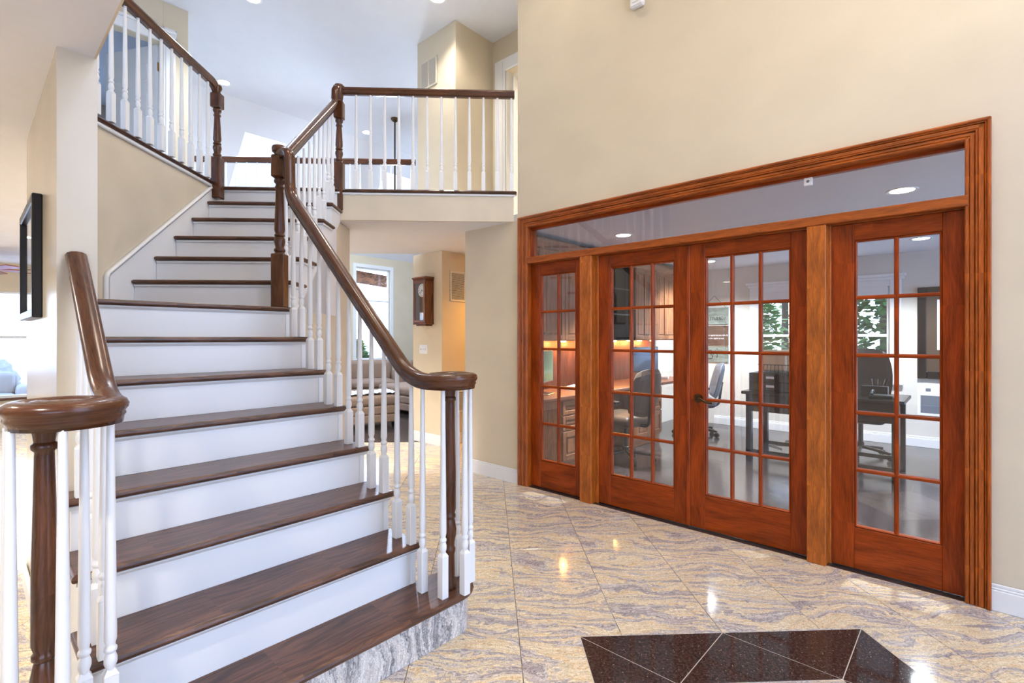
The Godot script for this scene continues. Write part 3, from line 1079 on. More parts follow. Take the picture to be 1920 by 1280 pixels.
func lower_balustrade(side: float):
	# side +1: the one along the granite floor, -1: the one that runs into the wall
	var m := func(a: float): return 0.86 + side * (a - 0.86)
	var lab := "dark wood volute handrail on white balusters beside the granite hall floor" if side > 0 else "dark wood volute handrail that ends at the narrow cream wall"
	var o := thing("stair_balustrade", lab, "railing", P(m.call(1.54), R, 1.80), DIAG)
	var pts := []
	var turns := 1.55
	var steps := 56
	for s in steps + 1:
		var t: float = turns * TAU * s / steps      # from the eye of the scroll outwards
		var ang := PI + (turns * TAU - t)
		var rad := lerpf(0.045, 0.11, pow(s / float(steps), 0.8))
		var cc := Vector2(1.54, 1.80) + Vector2(cos(ang), sin(ang)) * rad
		pts.append(P(m.call(cc.x), 1.17, cc.y))
	var tail := [v4(P(m.call(1.43), 1.17, 1.801)), v4(P(m.call(1.43), 1.17, 1.953), 0.13)]
	if side > 0:
		tail.append(v4(P(1.43, rake(3.265), 3.265), 0.085))
		tail.append(v4(P(1.43, 2.585, 3.275), 0.065))
		tail.append(v4(P(1.43, 2.60, 3.41)))
	else:
		tail.append(v4(P(m.call(1.43), rake(2.538), 2.538)))
	var path: Array = pts.slice(0, pts.size() - 1) + smooth(tail, 10)
	var b := MB.new()
	b.sweep(path, rail_profile())
	b.lathe([Vector2(0.0, 1.136), Vector2(0.05, 1.136), Vector2(0.05, 1.2), Vector2(0.0, 1.204)], 20, P(m.call(1.54), 0, 1.80))
	fpart(o, "handrail", b, M.rail)
	# turned post under the scroll
	b = MB.new()
	var hh := 1.136 - R
	var pr := []
	for v in [[0.027, 0.0], [0.029, 0.01], [0.024, 0.02], [0.022, 0.16], [0.026, 0.175], [0.026, 0.185], [0.021, 0.195], [0.022, 0.215], [0.030, 0.25], [0.031, 0.275], [0.024, 0.315], [0.021, 0.325], [0.027, 0.332], [0.027, 0.343], [0.022, 0.35], [0.028, 0.37], [0.0275, 0.55]]:
		pr.append(Vector2(v[0], v[1]))
	for v in [[0.021, -0.075], [0.021, -0.065], [0.028, -0.058], [0.028, -0.046], [0.022, -0.04], [0.025, -0.02], [0.03, 0.0]]:
		pr.append(Vector2(v[0], hh + v[1]))
	b.lathe(pr, 20)
	place_newel(o, b, P(m.call(1.54 if side > 0 else 1.577), R, 1.80), true)
	# balusters round the scroll
	var spots := [[1.43, 1.865], [1.458, 1.752], [1.548, 1.705], [1.645, 1.775], [1.645, 1.868]] if side > 0 else [[1.43, 1.862], [1.552, 1.690], [1.643, 1.762], [1.645, 1.832], [1.485, 1.895]]
	for s in spots:
		baluster(o, P(m.call(s[0]), R, s[1]), 1.137 - R, true, 0.2)
	for k in range(2, 8):
		for e in [0.022, 0.137]:
			var bb: float = bk(k) + e
			if side < 0 and bb > 2.5:
				continue
			if bb > 3.25:
				continue
			var top := maxf(rake(bb) - 0.045, 1.135)
			baluster(o, P(m.call(1.43), k * R, bb), top - k * R, true)
	if side > 0:
		var nb := square_newel(0.36, 0.87, 1.02, 1.09, true)
		place_newel(o, nb, P(1.43, 8 * R, 3.42))

func upper_balustrade():
	var o := thing("stair_balustrade", "dark handrail and white balusters climbing to the balcony corner post", "railing", H(-1.4, FLOOR2, 4.74))
	var nose := func(d: float): return 9 * R + 0.858 * (d - dk(9))
	var b := MB.new()
	var path := smooth([v4(H(-1.41, 2.60, 3.42)), v4(H(-1.41, 2.60, 3.50), 0.05), v4(H(-1.41, nose.call(4.655) + 0.775, 4.655), 0.09), v4(H(-1.41, 3.67, 4.665), 0.05), v4(H(-1.41, 3.675, 4.74))], 10)
	b.sweep(path, rail_profile())
	fpart(o, "handrail", b, M.rail)
	for k in range(8, 14):
		for e in [0.022, 0.137]:
			var d: float = dk(k) + e
			if d < 3.5 or d > 4.64:
				continue
			baluster(o, H(-1.41, k * R, d), nose.call(d) + 0.73 - k * R, false)
	var nb := square_newel(0.45, 0.86, 1.02, 1.18, true)
	place_newel(o, nb, H(-1.40, 13 * R, 4.74))
	# balcony front
	o = thing("balcony_balustrade", "level dark handrail with white balusters across the balcony front", "railing", H(-0.55, FLOOR2, 4.72))
	b = MB.new()
	b.sweep([H(-1.40, 3.675, 4.74), H(0.20, 3.675, 4.74), H(0.24, 3.675, 4.74)], rail_profile())
	fpart(o, "handrail", b, M.rail)
	b = MB.new()
	b.bx(-1.36, 0.262, FLOOR2 - 0.028, FLOOR2, 4.685, 4.80, 0.012)
	fpart(o, "nosing", b, M.tread)
	b = MB.new()
	b.bx(-1.37, 0.25, FLOOR2 - 0.05, FLOOR2 - 0.029, 4.702, 4.72, 0.006)
	fpart(o, "cove_moulding", b, M.white)
	for k in 12:
		baluster(o, H(-1.243 + 0.1322 * k, FLOOR2, 4.74), 0.89, false)
	# gallery on the left, round the stairwell
	o = thing("gallery_balustrade", "dark handrail and white balusters along the upper hall above the cream stair wall", "railing", H(-2.42, FLOOR2, 4.5))
	b = MB.new()
	path = smooth([v4(H(-2.42, 3.55, 4.56)), v4(H(-2.42, 3.61, 4.50), 0.05), v4(H(-2.42, 3.61, 2.96), 0.1), v4(P(0.385, 3.61, 3.1))], 8)
	b.sweep(path, rail_profile())
	fpart(o, "handrail", b, M.rail)
	b = MB.new()
	b.bx(-2.56, -2.415, FLOOR2 - 0.028, FLOOR2, 2.95, 4.66, 0.012)
	fpart(o, "nosing", b, M.tread)
	b = MB.new()
	b.bx(-2.452, -2.43, FLOOR2 - 0.055, FLOOR2 - 0.029, 2.955, 4.56, 0.006)
	fpart(o, "cove_moulding", b, M.white)
	b = MB.new()
	b.bx(0.25, 0.39, FLOOR2 - 0.028, FLOOR2, 3.1, 3.83, 0.012)
	fpart(o, "nosing", b, M.tread, true)
	for k in 13:
		baluster(o, H(-2.42, FLOOR2, 4.42 - 0.1225 * k), 0.83, false, 0.2)
	for k in 5:
		baluster(o, P(0.37, FLOOR2, 3.68 - 0.14 * k), 0.83, true, 0.2)
	nb = square_newel(0.36, 0.80, 0.93, 1.0, false)
	nb.lathe([Vector2(0.03, 0.93), Vector2(0.026, 0.95), Vector2(0.04, 0.975), Vector2(0.036, 1.0), Vector2(0.0, 1.01)], 20)
	place_newel(o, nb, H(-2.41, 13 * R + 0.05, 4.55))
	# railing on the far side of the upper hall
	o = thing("hall_balustrade", "far dark railing overlooking the room with skylights", "railing", H(-2.4, FLOOR2, 6.6))
	b = MB.new()
	b.sweep([H(-4.1, 3.66, 6.58), H(-0.96, 3.66, 6.58)], rail_profile())
	fpart(o, "handrail", b, M.rail)
	b = MB.new()
	b.bx(-4.2, -0.8, FLOOR2 - 0.028, FLOOR2 + 0.001, 6.5, 6.65, 0.01)
	fpart(o, "nosing", b, M.tread)
	for k in 24:
		baluster(o, H(-4.03 + 0.131 * k, FLOOR2, 6.58), 0.875, false)

# ---------------------------------------------------------------- glazed doors
func french_door(called: String, b0: float, b1: float, g0: float, g1: float, cols: int, label: String):
	var o := thing(called, label, "door", P(3.565, 0, (b0 + b1) / 2), DIAG, "", "structure")
	var a0 := 3.545
	var a1 := 3.587
	var y0 := 0.008
	var y1 := 2.045
	var w0 := 0.25
	var w1 := 1.945
	for s in [[b0, g0], [g1, b1]]:
		var b := MB.new()
		b.off = Vector2(b0, s[0])
		b.bx(a0, a1, y0, y1, s[0], s[1], 0.003, 1)
		fpart(o, "stile", b, M.mahogany, true)
	for s in [[y0, w0], [w1, y1]]:
		var b := MB.new()
		b.off = Vector2(b0 * 3.1, s[0])
		b.bx(a0 + 0.001, a1 - 0.001, s[0], s[1], g0, g1, 0.002, 2)
		fpart(o, "rail", b, M.mahogany, true)
	# sticking round the opening
	var st := MB.new()
	for s in [[g0, g0 + 0.012], [g1 - 0.012, g1]]:
		st.bx(a0 + 0.004, a1 - 0.004, w0, w1, s[0], s[1], 0.005, 1)
	for s in [[w0, w0 + 0.012], [w1 - 0.012, w1]]:
		st.bx(a0 + 0.004, a1 - 0.004, s[0], s[1], g0, g1, 0.005, 2)
	fpart(o, "sticking", st, M.mahogany, true)
	var mw := 0.011
	var rows := 5
	var gw := (g1 - g0) / cols
	var gh := (w1 - w0) / rows
	for c in range(1, cols):
		var b := MB.new()
		var m := g0 + gw * c
		b.bx(a0 + 0.003, a1 - 0.003, w0, w1, m - mw, m + mw, 0.006, 1)
		fpart(o, "muntin", b, M.mahogany, true)
	for r in range(1, rows):
		var b := MB.new()
		var m := w0 + gh * r
		b.bx(a0 + 0.0035, a1 - 0.0035, m - mw, m + mw, g0, g1, 0.006, 2)
		fpart(o, "muntin", b, M.mahogany, true)
	for c in cols:
		for r in rows:
			var b := MB.new()
			b.bx(3.562, 3.566, w0 + gh * r + mw - 0.003, w0 + gh * (r + 1) - mw + 0.003, g0 + gw * c + mw - 0.003, g0 + gw * (c + 1) - mw + 0.003, 0)
			fpart(o, "pane", b, M.glass, true)
	return o

func office_doors():
	french_door("door_1", 2.435, 2.995, 2.493, 2.882, 2, "narrow fixed mahogany sidelight of ten panes next to the hall")
	french_door("door_2", 1.508, 2.262, 1.606, 2.150, 3, "fifteen pane mahogany french door without a lever")
	var d = french_door("door_3", 0.742, 1.502, 0.833, 1.380, 3, "fifteen pane mahogany french door with a bronze lever")
	french_door("door_4", -0.004, 0.612, 0.101, 0.496, 2, "wide fixed mahogany sidelight of ten panes beside the white baseboard")
	# lever handle
	var b := MB.new()
	var c := Vector3(3.545, 0.938, -1.425)
	b.tube([c + Vector3(0.002, 0, 0), c + Vector3(-0.012, 0, 0)], 0.03, 24)
	b.tube([c, c + Vector3(-0.05, 0, 0)], 0.011, 12)
	fpart(d, "rosette", b, M.bronze, true)
	b = MB.new()
	b.tube(smooth([v4(c + Vector3(-0.048, 0, -0.004)), v4(c + Vector3(-0.05, 0.004, 0.03), 0.015), v4(c + Vector3(-0.05, -0.022, 0.075), 0.02), v4(c + Vector3(-0.045, -0.02, 0.115))]), 0.009, 10)
	fpart(d, "lever", b, M.bronze, true)
	# astragal between the doors
	b = MB.new()
	b.bx(3.535, 3.548, 0.01, 2.04, 1.487, 1.512, 0.004, 1)
	fpart(d, "astragal", b, M.mahogany, true)
	# transom
	var t := thing("window_1", "long single pane transom over the french doors", "window", P(3.56, 2.1, 1.5), DIAG, "", "structure")
	b = MB.new()
	b.bx(3.558, 3.564, 2.1, 2.39, 0.0, 3.0, 0)
	fpart(t, "pane", b, M.glass, true)
	for s in [[2.105, 2.117], [2.366, 2.39]]:
		b = MB.new()
		b.bx(3.54, 3.585, s[0], s[1], -0.006, 3.006, 0.004, 2)
		fpart(t, "glazing_bead", b, M.mahogany, true)
	for s in [[-0.008, 0.010], [2.985, 3.004]]:
		b = MB.new()
		b.bx(3.54, 3.585, 2.117, 2.366, s[0], s[1], 0.004, 1)
		fpart(t, "glazing_bead", b, M.mahogany, true)
	# jambs, posts, transom bar and casing
	var j := thing("trim_1", "reddish brown moulded wood frame round the french doors and transom", "door frame", P(3.5, 0, 1.5), DIAG, "", "structure")
	for s in [[-0.012, -0.004], [2.996, 3.01]]:
		b = MB.new()
		b.bx(3.49, 3.63, 0, 2.39, s[0], s[1], 0.001, 1)
		fpart(j, "jamb", b, M.casing, true)
	b = MB.new()
	b.bx(3.49, 3.63, 2.386, 2.396, -0.012, 3.01, 0.001, 2)
	fpart(j, "head_jamb", b, M.casing, true)
	for s in [[2.29, 2.405, 2.262, 2.435], [0.628, 0.73, 0.612, 0.742]]:
		b = MB.new()
		b.off = Vector2(s[0], s[1])
		b.bx(3.475, 3.54, 0.0, 2.05, s[0], s[1], 0.004, 1)
		b.bx(3.54, 3.60, 0.0, 2.05, s[2], s[3], 0.003, 1)
		fpart(j, "post", b, M.post, true)
	b = MB.new()
	b.bx(3.472, 3.54, 2.05, 2.105, -0.004, 2.997, 0.004, 2)
	b.bx(3.54, 3.60, 2.047, 2.105, -0.004, 2.997, 0.002, 2)
	fpart(j, "transom_bar", b, M.casing, true)
	# casing: back band, field and inner bead
	for s in [[-0.088, 0.012, -1.0], [2.988, 3.098, 1.0]]:
		b = MB.new()
		b.off = Vector2(s[0] * 2.0, 0.3)
		var outer: float = s[0] if s[2] < 0 else s[1]
		var inner: float = s[1] if s[2] < 0 else s[0]
		var dir := signf(inner - outer)
		_casing(b, outer, dir, absf(inner - outer), 0.0, 2.482, true)
		fpart(j, "side_casing", b, M.casing, true)
	b = MB.new()
	_casing(b, 2.484, -1.0, 0.095, -0.088, 3.098, false)
	fpart(j, "head_casing", b, M.casing, true)

func _casing(b: MB, outer: float, dir: float, w: float, e0: float, e1: float, upright: bool):
	# strips of (from, to as shares of the width, how far proud)
	for s in [[0.0, 0.16, 0.034], [0.16, 0.24, 0.026], [0.24, 0.52, 0.021], [0.52, 0.60, 0.026], [0.60, 0.84, 0.017], [0.84, 1.0, 0.022]]:
		var u0: float = outer + dir * w * s[0]
		var u1: float = outer + dir * w * s[1]
		var lo := minf(u0, u1)
		var hi := maxf(u0, u1)
		if upright:
			b.bx(3.5 - s[2], 3.502, e0, minf(e1, 2.484 - 0.095 * s[0]), lo, hi, 0.005, 1)
		else:
			b.bx(3.5 - s[2], 3.502, lo, hi, e0 + w * s[0], e1 - w * s[0], 0.005, 2)

# ---------------------------------------------------------------- windows with frames
func sash_window(n: int, a0: float, a1: float, y0: float, y1: float, along_a: bool, wall: float, inward: float, splits: Array, mid: Array, casing: float, label: String, sill_mat: Material):
	# a window in a wall across b (along_a) or across a; inward: sign towards the room
	var o := thing("window_%d" % n, label, "window", (P((a0 + a1) / 2, y0, wall) if along_a else P(wall, y0, (a0 + a1) / 2)), DIAG, "", "structure")
	var put := func(called: String, u0: float, u1: float, v0: float, v1: float, w0: float, w1: float, m: Material, bv := 0.004):
		var b := MB.new()
		var p0 := wall + inward * minf(w0, w1) if inward > 0 else wall - maxf(w0, w1)
		var p1 := wall + inward * maxf(w0, w1) if inward > 0 else wall - minf(w0, w1)
		if along_a:
			b.bx(u0, u1, v0, v1, p0, p1, bv)
		else:
			b.bx(p0, p1, v0, v1, u0, u1, bv)
		fpart(o, called, b, m, true)
	if casing > 0:
		put.call("casing", a0 - casing, a0, y0, y1 + casing, 0.0, 0.02, M.white)
		put.call("casing", a1, a1 + casing, y0, y1 + casing, 0.0, 0.02, M.white)
		put.call("casing", a0, a1, y1, y1 + casing, 0.0, 0.02, M.white)
	put.call("sill", a0 - casing - 0.02, a1 + casing + 0.02, y0 - 0.035, y0, -0.05, 0.05, sill_mat)
	var f := 0.035
	put.call("frame", a0, a0 + f, y0, y1, -0.09, -0.03, M.white)
	put.call("frame", a1 - f, a1, y0, y1, -0.09, -0.03, M.white)
	put.call("frame", a0, a1, y0, y0 + f, -0.09, -0.03, M.white)
	put.call("frame", a0, a1, y1 - f, y1, -0.09, -0.03, M.white)
	for s in splits:
		put.call("mullion", s - 0.03, s + 0.03, y0, y1, -0.09, -0.02, M.white)
	for s in mid:
		put.call("meeting_rail", a0, a1, s - 0.02, s + 0.02, -0.085, -0.035, M.white)
	var us := [a0] + splits + [a1]
	var vs := [y0] + mid + [y1]
	for i in us.size() - 1:
		for k in vs.size() - 1:
			put.call("pane", us[i] + 0.03, us[i + 1] - 0.03, vs[k] + 0.02, vs[k + 1] - 0.02, -0.064, -0.058, M.glass, 0.0)
	return o

func windows():
	sash_window(2, 0.75, 2.34, 0.80, 2.04, false, 8.1, -1.0, [], [1.40], 0.12, "white framed office window with trees outside", M.white)
	sash_window(3, -3.0, 1.3, 0.48, 2.06, true, 10.5, -1.0, [-1.0], [1.38], 0.0, "wide bright window at the end of the side hall", M.rail)
	sash_window(4, 6.13, 7.06, 0.85, 3.02, true, 10.5, -1.0, [], [2.25], 0.085, "tall white framed window with a log beam outside", M.white)
	sash_window(5, 3.6, 5.4, 0.85, 3.05, true, 10.5, -1.0, [4.5], [2.25], 0.085, "tall white framed window added for daylight, hidden behind the stairs", M.white)  # hidden opening added to bring daylight into the family room
	sash_window(6, -1.6, 0.9, 3.45, 4.85, true, 10.5, -1.0, [-0.35], [4.1], 0.085, "white framed bedroom window upstairs", M.white)
	sash_window(7, 0.75, 3.1, 2.65, 5.0, true, -2.6, 1.0, [1.53, 2.32], [4.2], 0.085, "high window over the entrance", M.white)
	sash_window(8, 0.75, 3.1, 0.02, 2.3, true, -2.6, 1.0, [1.3, 2.55], [], 0.085, "glazed entrance door with sidelights", M.white)
	sash_window(9, -4.6, -0.6, 0.5, 2.25, true, -2.6, 1.0, [-3.3, -2.0], [1.4], 0.085, "row of front windows beside the entrance", M.white)
	sash_window(10, -4.6, -0.6, 3.4, 4.9, true, -2.6, 1.0, [-3.3, -2.0], [4.1], 0.085, "unseen row of upstairs front windows added for daylight", M.white)  # out of view, added for more daylight upstairs
	sash_window(11, -1.5, 1.5, 3.4, 4.9, false, -6.0, 1.0, [0.0], [4.1], 0.085, "unseen upstairs side window added for daylight near the front", M.white)  # added opening, unseen, brings daylight to the upper floor
	sash_window(12, 3.0, 6.0, 3.4, 4.9, false, -6.0, 1.0, [4.5], [4.1], 0.085, "unseen upstairs side window added for daylight near the back", M.white)  # another unseen opening added for upstairs daylight
	sash_window(13, 6.2, 8.6, 0.6, 4.4, false, 9.5, -1.0, [7.4], [2.6], 0.085, "unseen two storey window added to light the family room vault", M.white)  # added out of view so that daylight reaches the vault
	sash_window(14, 4.1, 7.8, 0.3, 2.3, true, -2.6, 1.0, [5.3, 6.6], [1.4], 0.1, "unseen front window added to light the office", M.white)  # out of view, added and enlarged for ambient light in the office
	# stepped head over the office window
	var b := MB.new()
	b.bx(8.05, 8.1, 2.16, 2.20, 0.58, 2.51, 0.006)
	b.bx(8.065, 8.1, 2.12, 2.16, 0.60, 2.49, 0.006)
	struct("trim_2", b, M.white, true)
	b = MB.new()
	b.bx(8.075, 8.098, 1.93, 2.04, 0.77, 2.32, 0.004)
	var o := thing("roller_shade", "raised white shade at the top of the office window", "window shade", P(8.08, 1.93, 1.5), DIAG)
	fpart(o, "shade", b, M.white_matt, true)

# ---------------------------------------------------------------- things on walls
func grille(called: String, label: String, origin: Vector3, turn: float, w: float, h: float, cols: int, slats: int, m: Material, back: Material):
	# local frame: x along the wall, y up, z out of the wall
	var o := thing(called, label, "vent", origin, turn)
	var b := MB.new()
	b.bz(Vector3(-w / 2, 0, 0), Vector3(w / 2, h, 0.003), 0)
	part(o, "backing", b, back)
	b = MB.new()
	var f := 0.022
	b.bz(Vector3(-w / 2, 0, 0), Vector3(-w / 2 + f, h, 0.014), 0.003)
	b.bz(Vector3(w / 2 - f, 0, 0), Vector3(w / 2, h, 0.014), 0.003)
	b.bz(Vector3(-w / 2, 0, 0), Vector3(w / 2, f, 0.014), 0.003)
	b.bz(Vector3(-w / 2, h - f, 0), Vector3(w / 2, h, 0.014), 0.003)
	for c in range(1, cols):
		var x := -w / 2 + w * c / cols
		b.bz(Vector3(x - 0.007, f, 0.002), Vector3(x + 0.007, h - f, 0.013), 0.002)
	part(o, "frame", b, m)
	b = MB.new()
	b.plate([Vector3(-w / 2 + f, 0, 0.004), Vector3(w / 2 - f, 0, 0.004), Vector3(w / 2 - f, 0.007, 0.011), Vector3(-w / 2 + f, 0.007, 0.011)], Vector3(0, 0.002, -0.002))
	var mesh := b.done()
	for k in slats:
		var s := inst("slat", mesh, m, o)
		s.position.y = f + (h - 2 * f) * (k + 0.3) / slats

func wall_things():
	# wall clock on the clock wall (faces -a): local z = -a
	var t := -45.0
	var o := thing("wall_clock", "brown wooden pendulum clock with glazed front on the cream wall", "clock", P(4.06, 1.52, 5.19), t)
	var w := 0.125
	var b := MB.new()
	b.bz(Vector3(-w, 0.03, 0.0), Vector3(-w + 0.014, 0.59, 0.125), 0.002, 1)
	b.bz(Vector3(w - 0.014, 0.03, 0.0), Vector3(w, 0.59, 0.125), 0.002, 1)
	b.bz(Vector3(-w, 0.03, 0), Vector3(w, 0.045, 0.125), 0.002, 0)
	b.bz(Vector3(-w, 0.575, 0), Vector3(w, 0.59, 0.125), 0.002, 0)
	b.bz(Vector3(-w, 0.03, 0), Vector3(w, 0.59, 0.01), 0.002, 1)
	part(o, "case", b, M.clock_wood)
	b = MB.new()
	b.bz(Vector3(-w - 0.02, 0.605, 0), Vector3(w + 0.02, 0.63, 0.15), 0.008, 0)
	b.bz(Vector3(-w - 0.01, 0.585, 0), Vector3(w + 0.01, 0.607, 0.138), 0.006, 0)
	part(o, "cornice", b, M.clock_wood)
	b = MB.new()
	b.bz(Vector3(-w - 0.012, 0.02, 0), Vector3(w + 0.012, 0.036, 0.14), 0.005, 0)
	b.bz(Vector3(-w + 0.02, 0.0, 0), Vector3(w - 0.02, 0.022, 0.11), 0.008, 0)
	part(o, "base_moulding", b, M.clock_wood)
	var dr := MB.new()
	dr.bz(Vector3(-w, 0.04, 0.125), Vector3(-w + 0.035, 0.585, 0.14), 0.003, 1)
	dr.bz(Vector3(w - 0.035, 0.04, 0.125), Vector3(w, 0.585, 0.14), 0.003, 1)
	dr.bz(Vector3(-w + 0.03, 0.04, 0.125), Vector3(w - 0.03, 0.075, 0.14), 0.003, 0)
	dr.bz(Vector3(-w + 0.03, 0.545, 0.125), Vector3(w - 0.03, 0.585, 0.14), 0.003, 0)
	var door := part(o, "door", dr, M.clock_wood)
	b = MB.new()
	b.bz(Vector3(-w + 0.03, 0.07, 0.131), Vector3(w - 0.03, 0.55, 0.134), 0)
	part(door, "pane", b, M.glass)
	b = MB.new()
	b.tube([Vector3(0, 0.46, 0.08), Vector3(0, 0.46, 0.09)], 0.083, 32)
	var dial := part(o, "dial", b, M.paper)
	for k in 12:
		var a := TAU * k / 12.0
		var d := Vector3(sin(a), cos(a), 0)
		b = MB.new()
		b.tube([Vector3(0, 0.46, 0.0905) + d * 0.056, Vector3(0, 0.46, 0.0905) + d * 0.073], 0.0035, 4)
		part(dial, "hour_mark", b, M.black)
	for hnd in [[0.035, 2.0], [0.055, 3.9]]:
		var d := Vector3(sin(hnd[1]), cos(hnd[1]), 0)
		b = MB.new()
		b.tube([Vector3(0, 0.46, 0.093) - d * 0.01, Vector3(0, 0.46, 0.093) + d * hnd[0]], 0.0035, 4)
		part(dial, "hand", b, M.black)
	b = MB.new()
	b.tube([Vector3(0, 0.40, 0.07), Vector3(0, 0.17, 0.07)], 0.004, 6)
	b.tube([Vector3(0, 0.15, 0.062), Vector3(0, 0.15, 0.074)], 0.035, 24)
	part(o, "pendulum", b, M.brass)
	# switch plate under the clock
	o = thing("light_switch_plate", "white three gang switch plate on the cream wall under the clock", "light switch", P(4.06, 1.16, 5.27), t)
	b = MB.new()
	b.bz(Vector3(-0.085, 0, 0), Vector3(0.085, 0.118, 0.006), 0.003)
	part(o, "plate", b, M.plastic)
	for k in 3:
		b = MB.new()
		b.bz(Vector3(-0.052 + 0.046 * k - 0.005, 0.048, 0.005), Vector3(-0.052 + 0.046 * k + 0.005, 0.07, 0.014), 0.002)
		part(o, "toggle", b, M.plastic)
	# return grilles beside it (face -b): local z = -b
	grille("air_return_grille", "cream painted metal air return grille high on the wall beside the clock", P(4.44, 1.84, 4.9), 45.0, 0.5, 0.39, 2, 24, M.vent_cream, M.vent_dark)
	grille("air_return_grille", "low metal air return grille near the floor beside the clock wall", P(4.44, 0.40, 4.9), 45.0, 0.46, 0.29, 1, 18, M.vent_cream, M.vent_dark)
	grille("air_return_grille", "pale metal air return grille high on the upstairs corner wall", P(3.98, 4.54, 5.06), t, 0.33, 0.36, 2, 24, M.vent_white, M.vent_dark)
	grille("air_return_grille", "small white vent above the upstairs door", P(1.59, 4.80, 6.75), 45.0, 0.13, 0.1, 1, 6, M.white, M.vent_dark)
	# framed picture on the narrow wall (faces -a)
	o = thing("framed_picture", "black framed picture on the narrow cream wall beside the stairs", "picture", P(0.235, 1.46, 3.40), t)
	for s in [[-0.36, -0.32, 0.0, 0.55], [0.32, 0.36, 0.0, 0.55], [-0.32, 0.32, 0.0, 0.04], [-0.32, 0.32, 0.51, 0.55]]:
		b = MB.new()
		b.bz(Vector3(s[0], s[2], 0), Vector3(s[1], s[3], 0.035), 0.004)
		part(o, "frame_side", b, M.black)
	b = MB.new()
	b.bz(Vector3(-0.32, 0.04, 0.004), Vector3(0.32, 0.51, 0.01), 0)
	part(o, "mat_board", b, M.paper)
	b = MB.new()
	b.bz(Vector3(-0.2, 0.14, 0.01), Vector3(0.2, 0.41, 0.012), 0)
	part(o, "print", b, M.grey_mesh)
	b = MB.new()
	b.bz(Vector3(-0.32, 0.04, 0.018), Vector3(0.32, 0.51, 0.021), 0)
	part(o, "pane", b, M.glass)
	# sensors
	o = thing("motion_sensor", "small white box sensor high on the cream wall over the doors", "sensor", P(3.5, 3.90, 1.87), t)
	b = MB.new()
	b.bz(Vector3(-0.055, 0, 0), Vector3(0.055, 0.16, 0.05), 0.012)
	part(o, "housing", b, M.plastic)
	b = MB.new()
	b.bz(Vector3(-0.03, 0.03, 0.048), Vector3(0.03, 0.08, 0.056), 0.008)
	part(o, "lens_cover", b, M.white_matt)
	o = thing("contact_sensor", "tiny white box fixed to the top of the transom", "sensor", P(3.555, 2.316, 0.735), t)
	b = MB.new()
	b.bz(Vector3(-0.024, 0, 0), Vector3(0.024, 0.05, 0.02), 0.004)
	part(o, "housing", b, M.plastic)
	b = MB.new()
	b.tube([Vector3(0, 0.026, 0.02), Vector3(0, 0.026, 0.0215)], 0.009, 12)
	part(o, "mark", b, M.grey_mesh)

func panel_door(called: String, label: String, hinge: Vector3, turn: float, w: float, h: float):
	# white six panel door; local x from the hinge, z the face
	var o := thing(called, label, "door", hinge, turn, "", "structure")
	var b := MB.new()
	b.bz(Vector3(0, 0, -0.017), Vector3(w, h, 0.017), 0.002)
	part(o, "slab", b, M.white)
	var x0 := 0.1 * w / 0.76
	for col in 2:
		for r in [[0.2, 0.75], [0.87, 1.5], [1.6, 1.86]]:
			b = MB.new()
			var l: float = x0 + col * (w / 2 - x0 * 0.3)
			var rr: float = l + w / 2 - x0 * 1.45
			for f in [0.019, -0.019]:
				b.bz(Vector3(l, r[0] * h / 2.03, minf(f, 0.6 * f)), Vector3(rr, r[1] * h / 2.03, maxf(f, 0.6 * f)), 0.006)
				b.bz(Vector3(l + 0.035, r[0] * h / 2.03 + 0.035, minf(f * 1.3, 0.6 * f)), Vector3(rr - 0.035, r[1] * h / 2.03 - 0.035, maxf(f * 1.3, 0.6 * f)), 0.006)
			part(o, "panel", b, M.white)
	for y in [0.25, h - 0.3]:
		b = MB.new()
		b.tube([Vector3(-0.004, y, 0.012), Vector3(-0.004, y + 0.1, 0.012)], 0.009, 8)
		b.bz(Vector3(-0.004, y, -0.015), Vector3(0.001, y + 0.1, 0.014), 0)
		part(o, "hinge", b, M.brass)
	b = MB.new()
	b.tube([Vector3(w - 0.07, h * 0.46, 0.017), Vector3(w - 0.07, h * 0.46, 0.05)], 0.01, 10)
	b.tube([Vector3(w - 0.07, h * 0.46, 0.05), Vector3(w - 0.07, h * 0.46, 0.075)], 0.026, 16)
	part(o, "knob", b, M.brass)

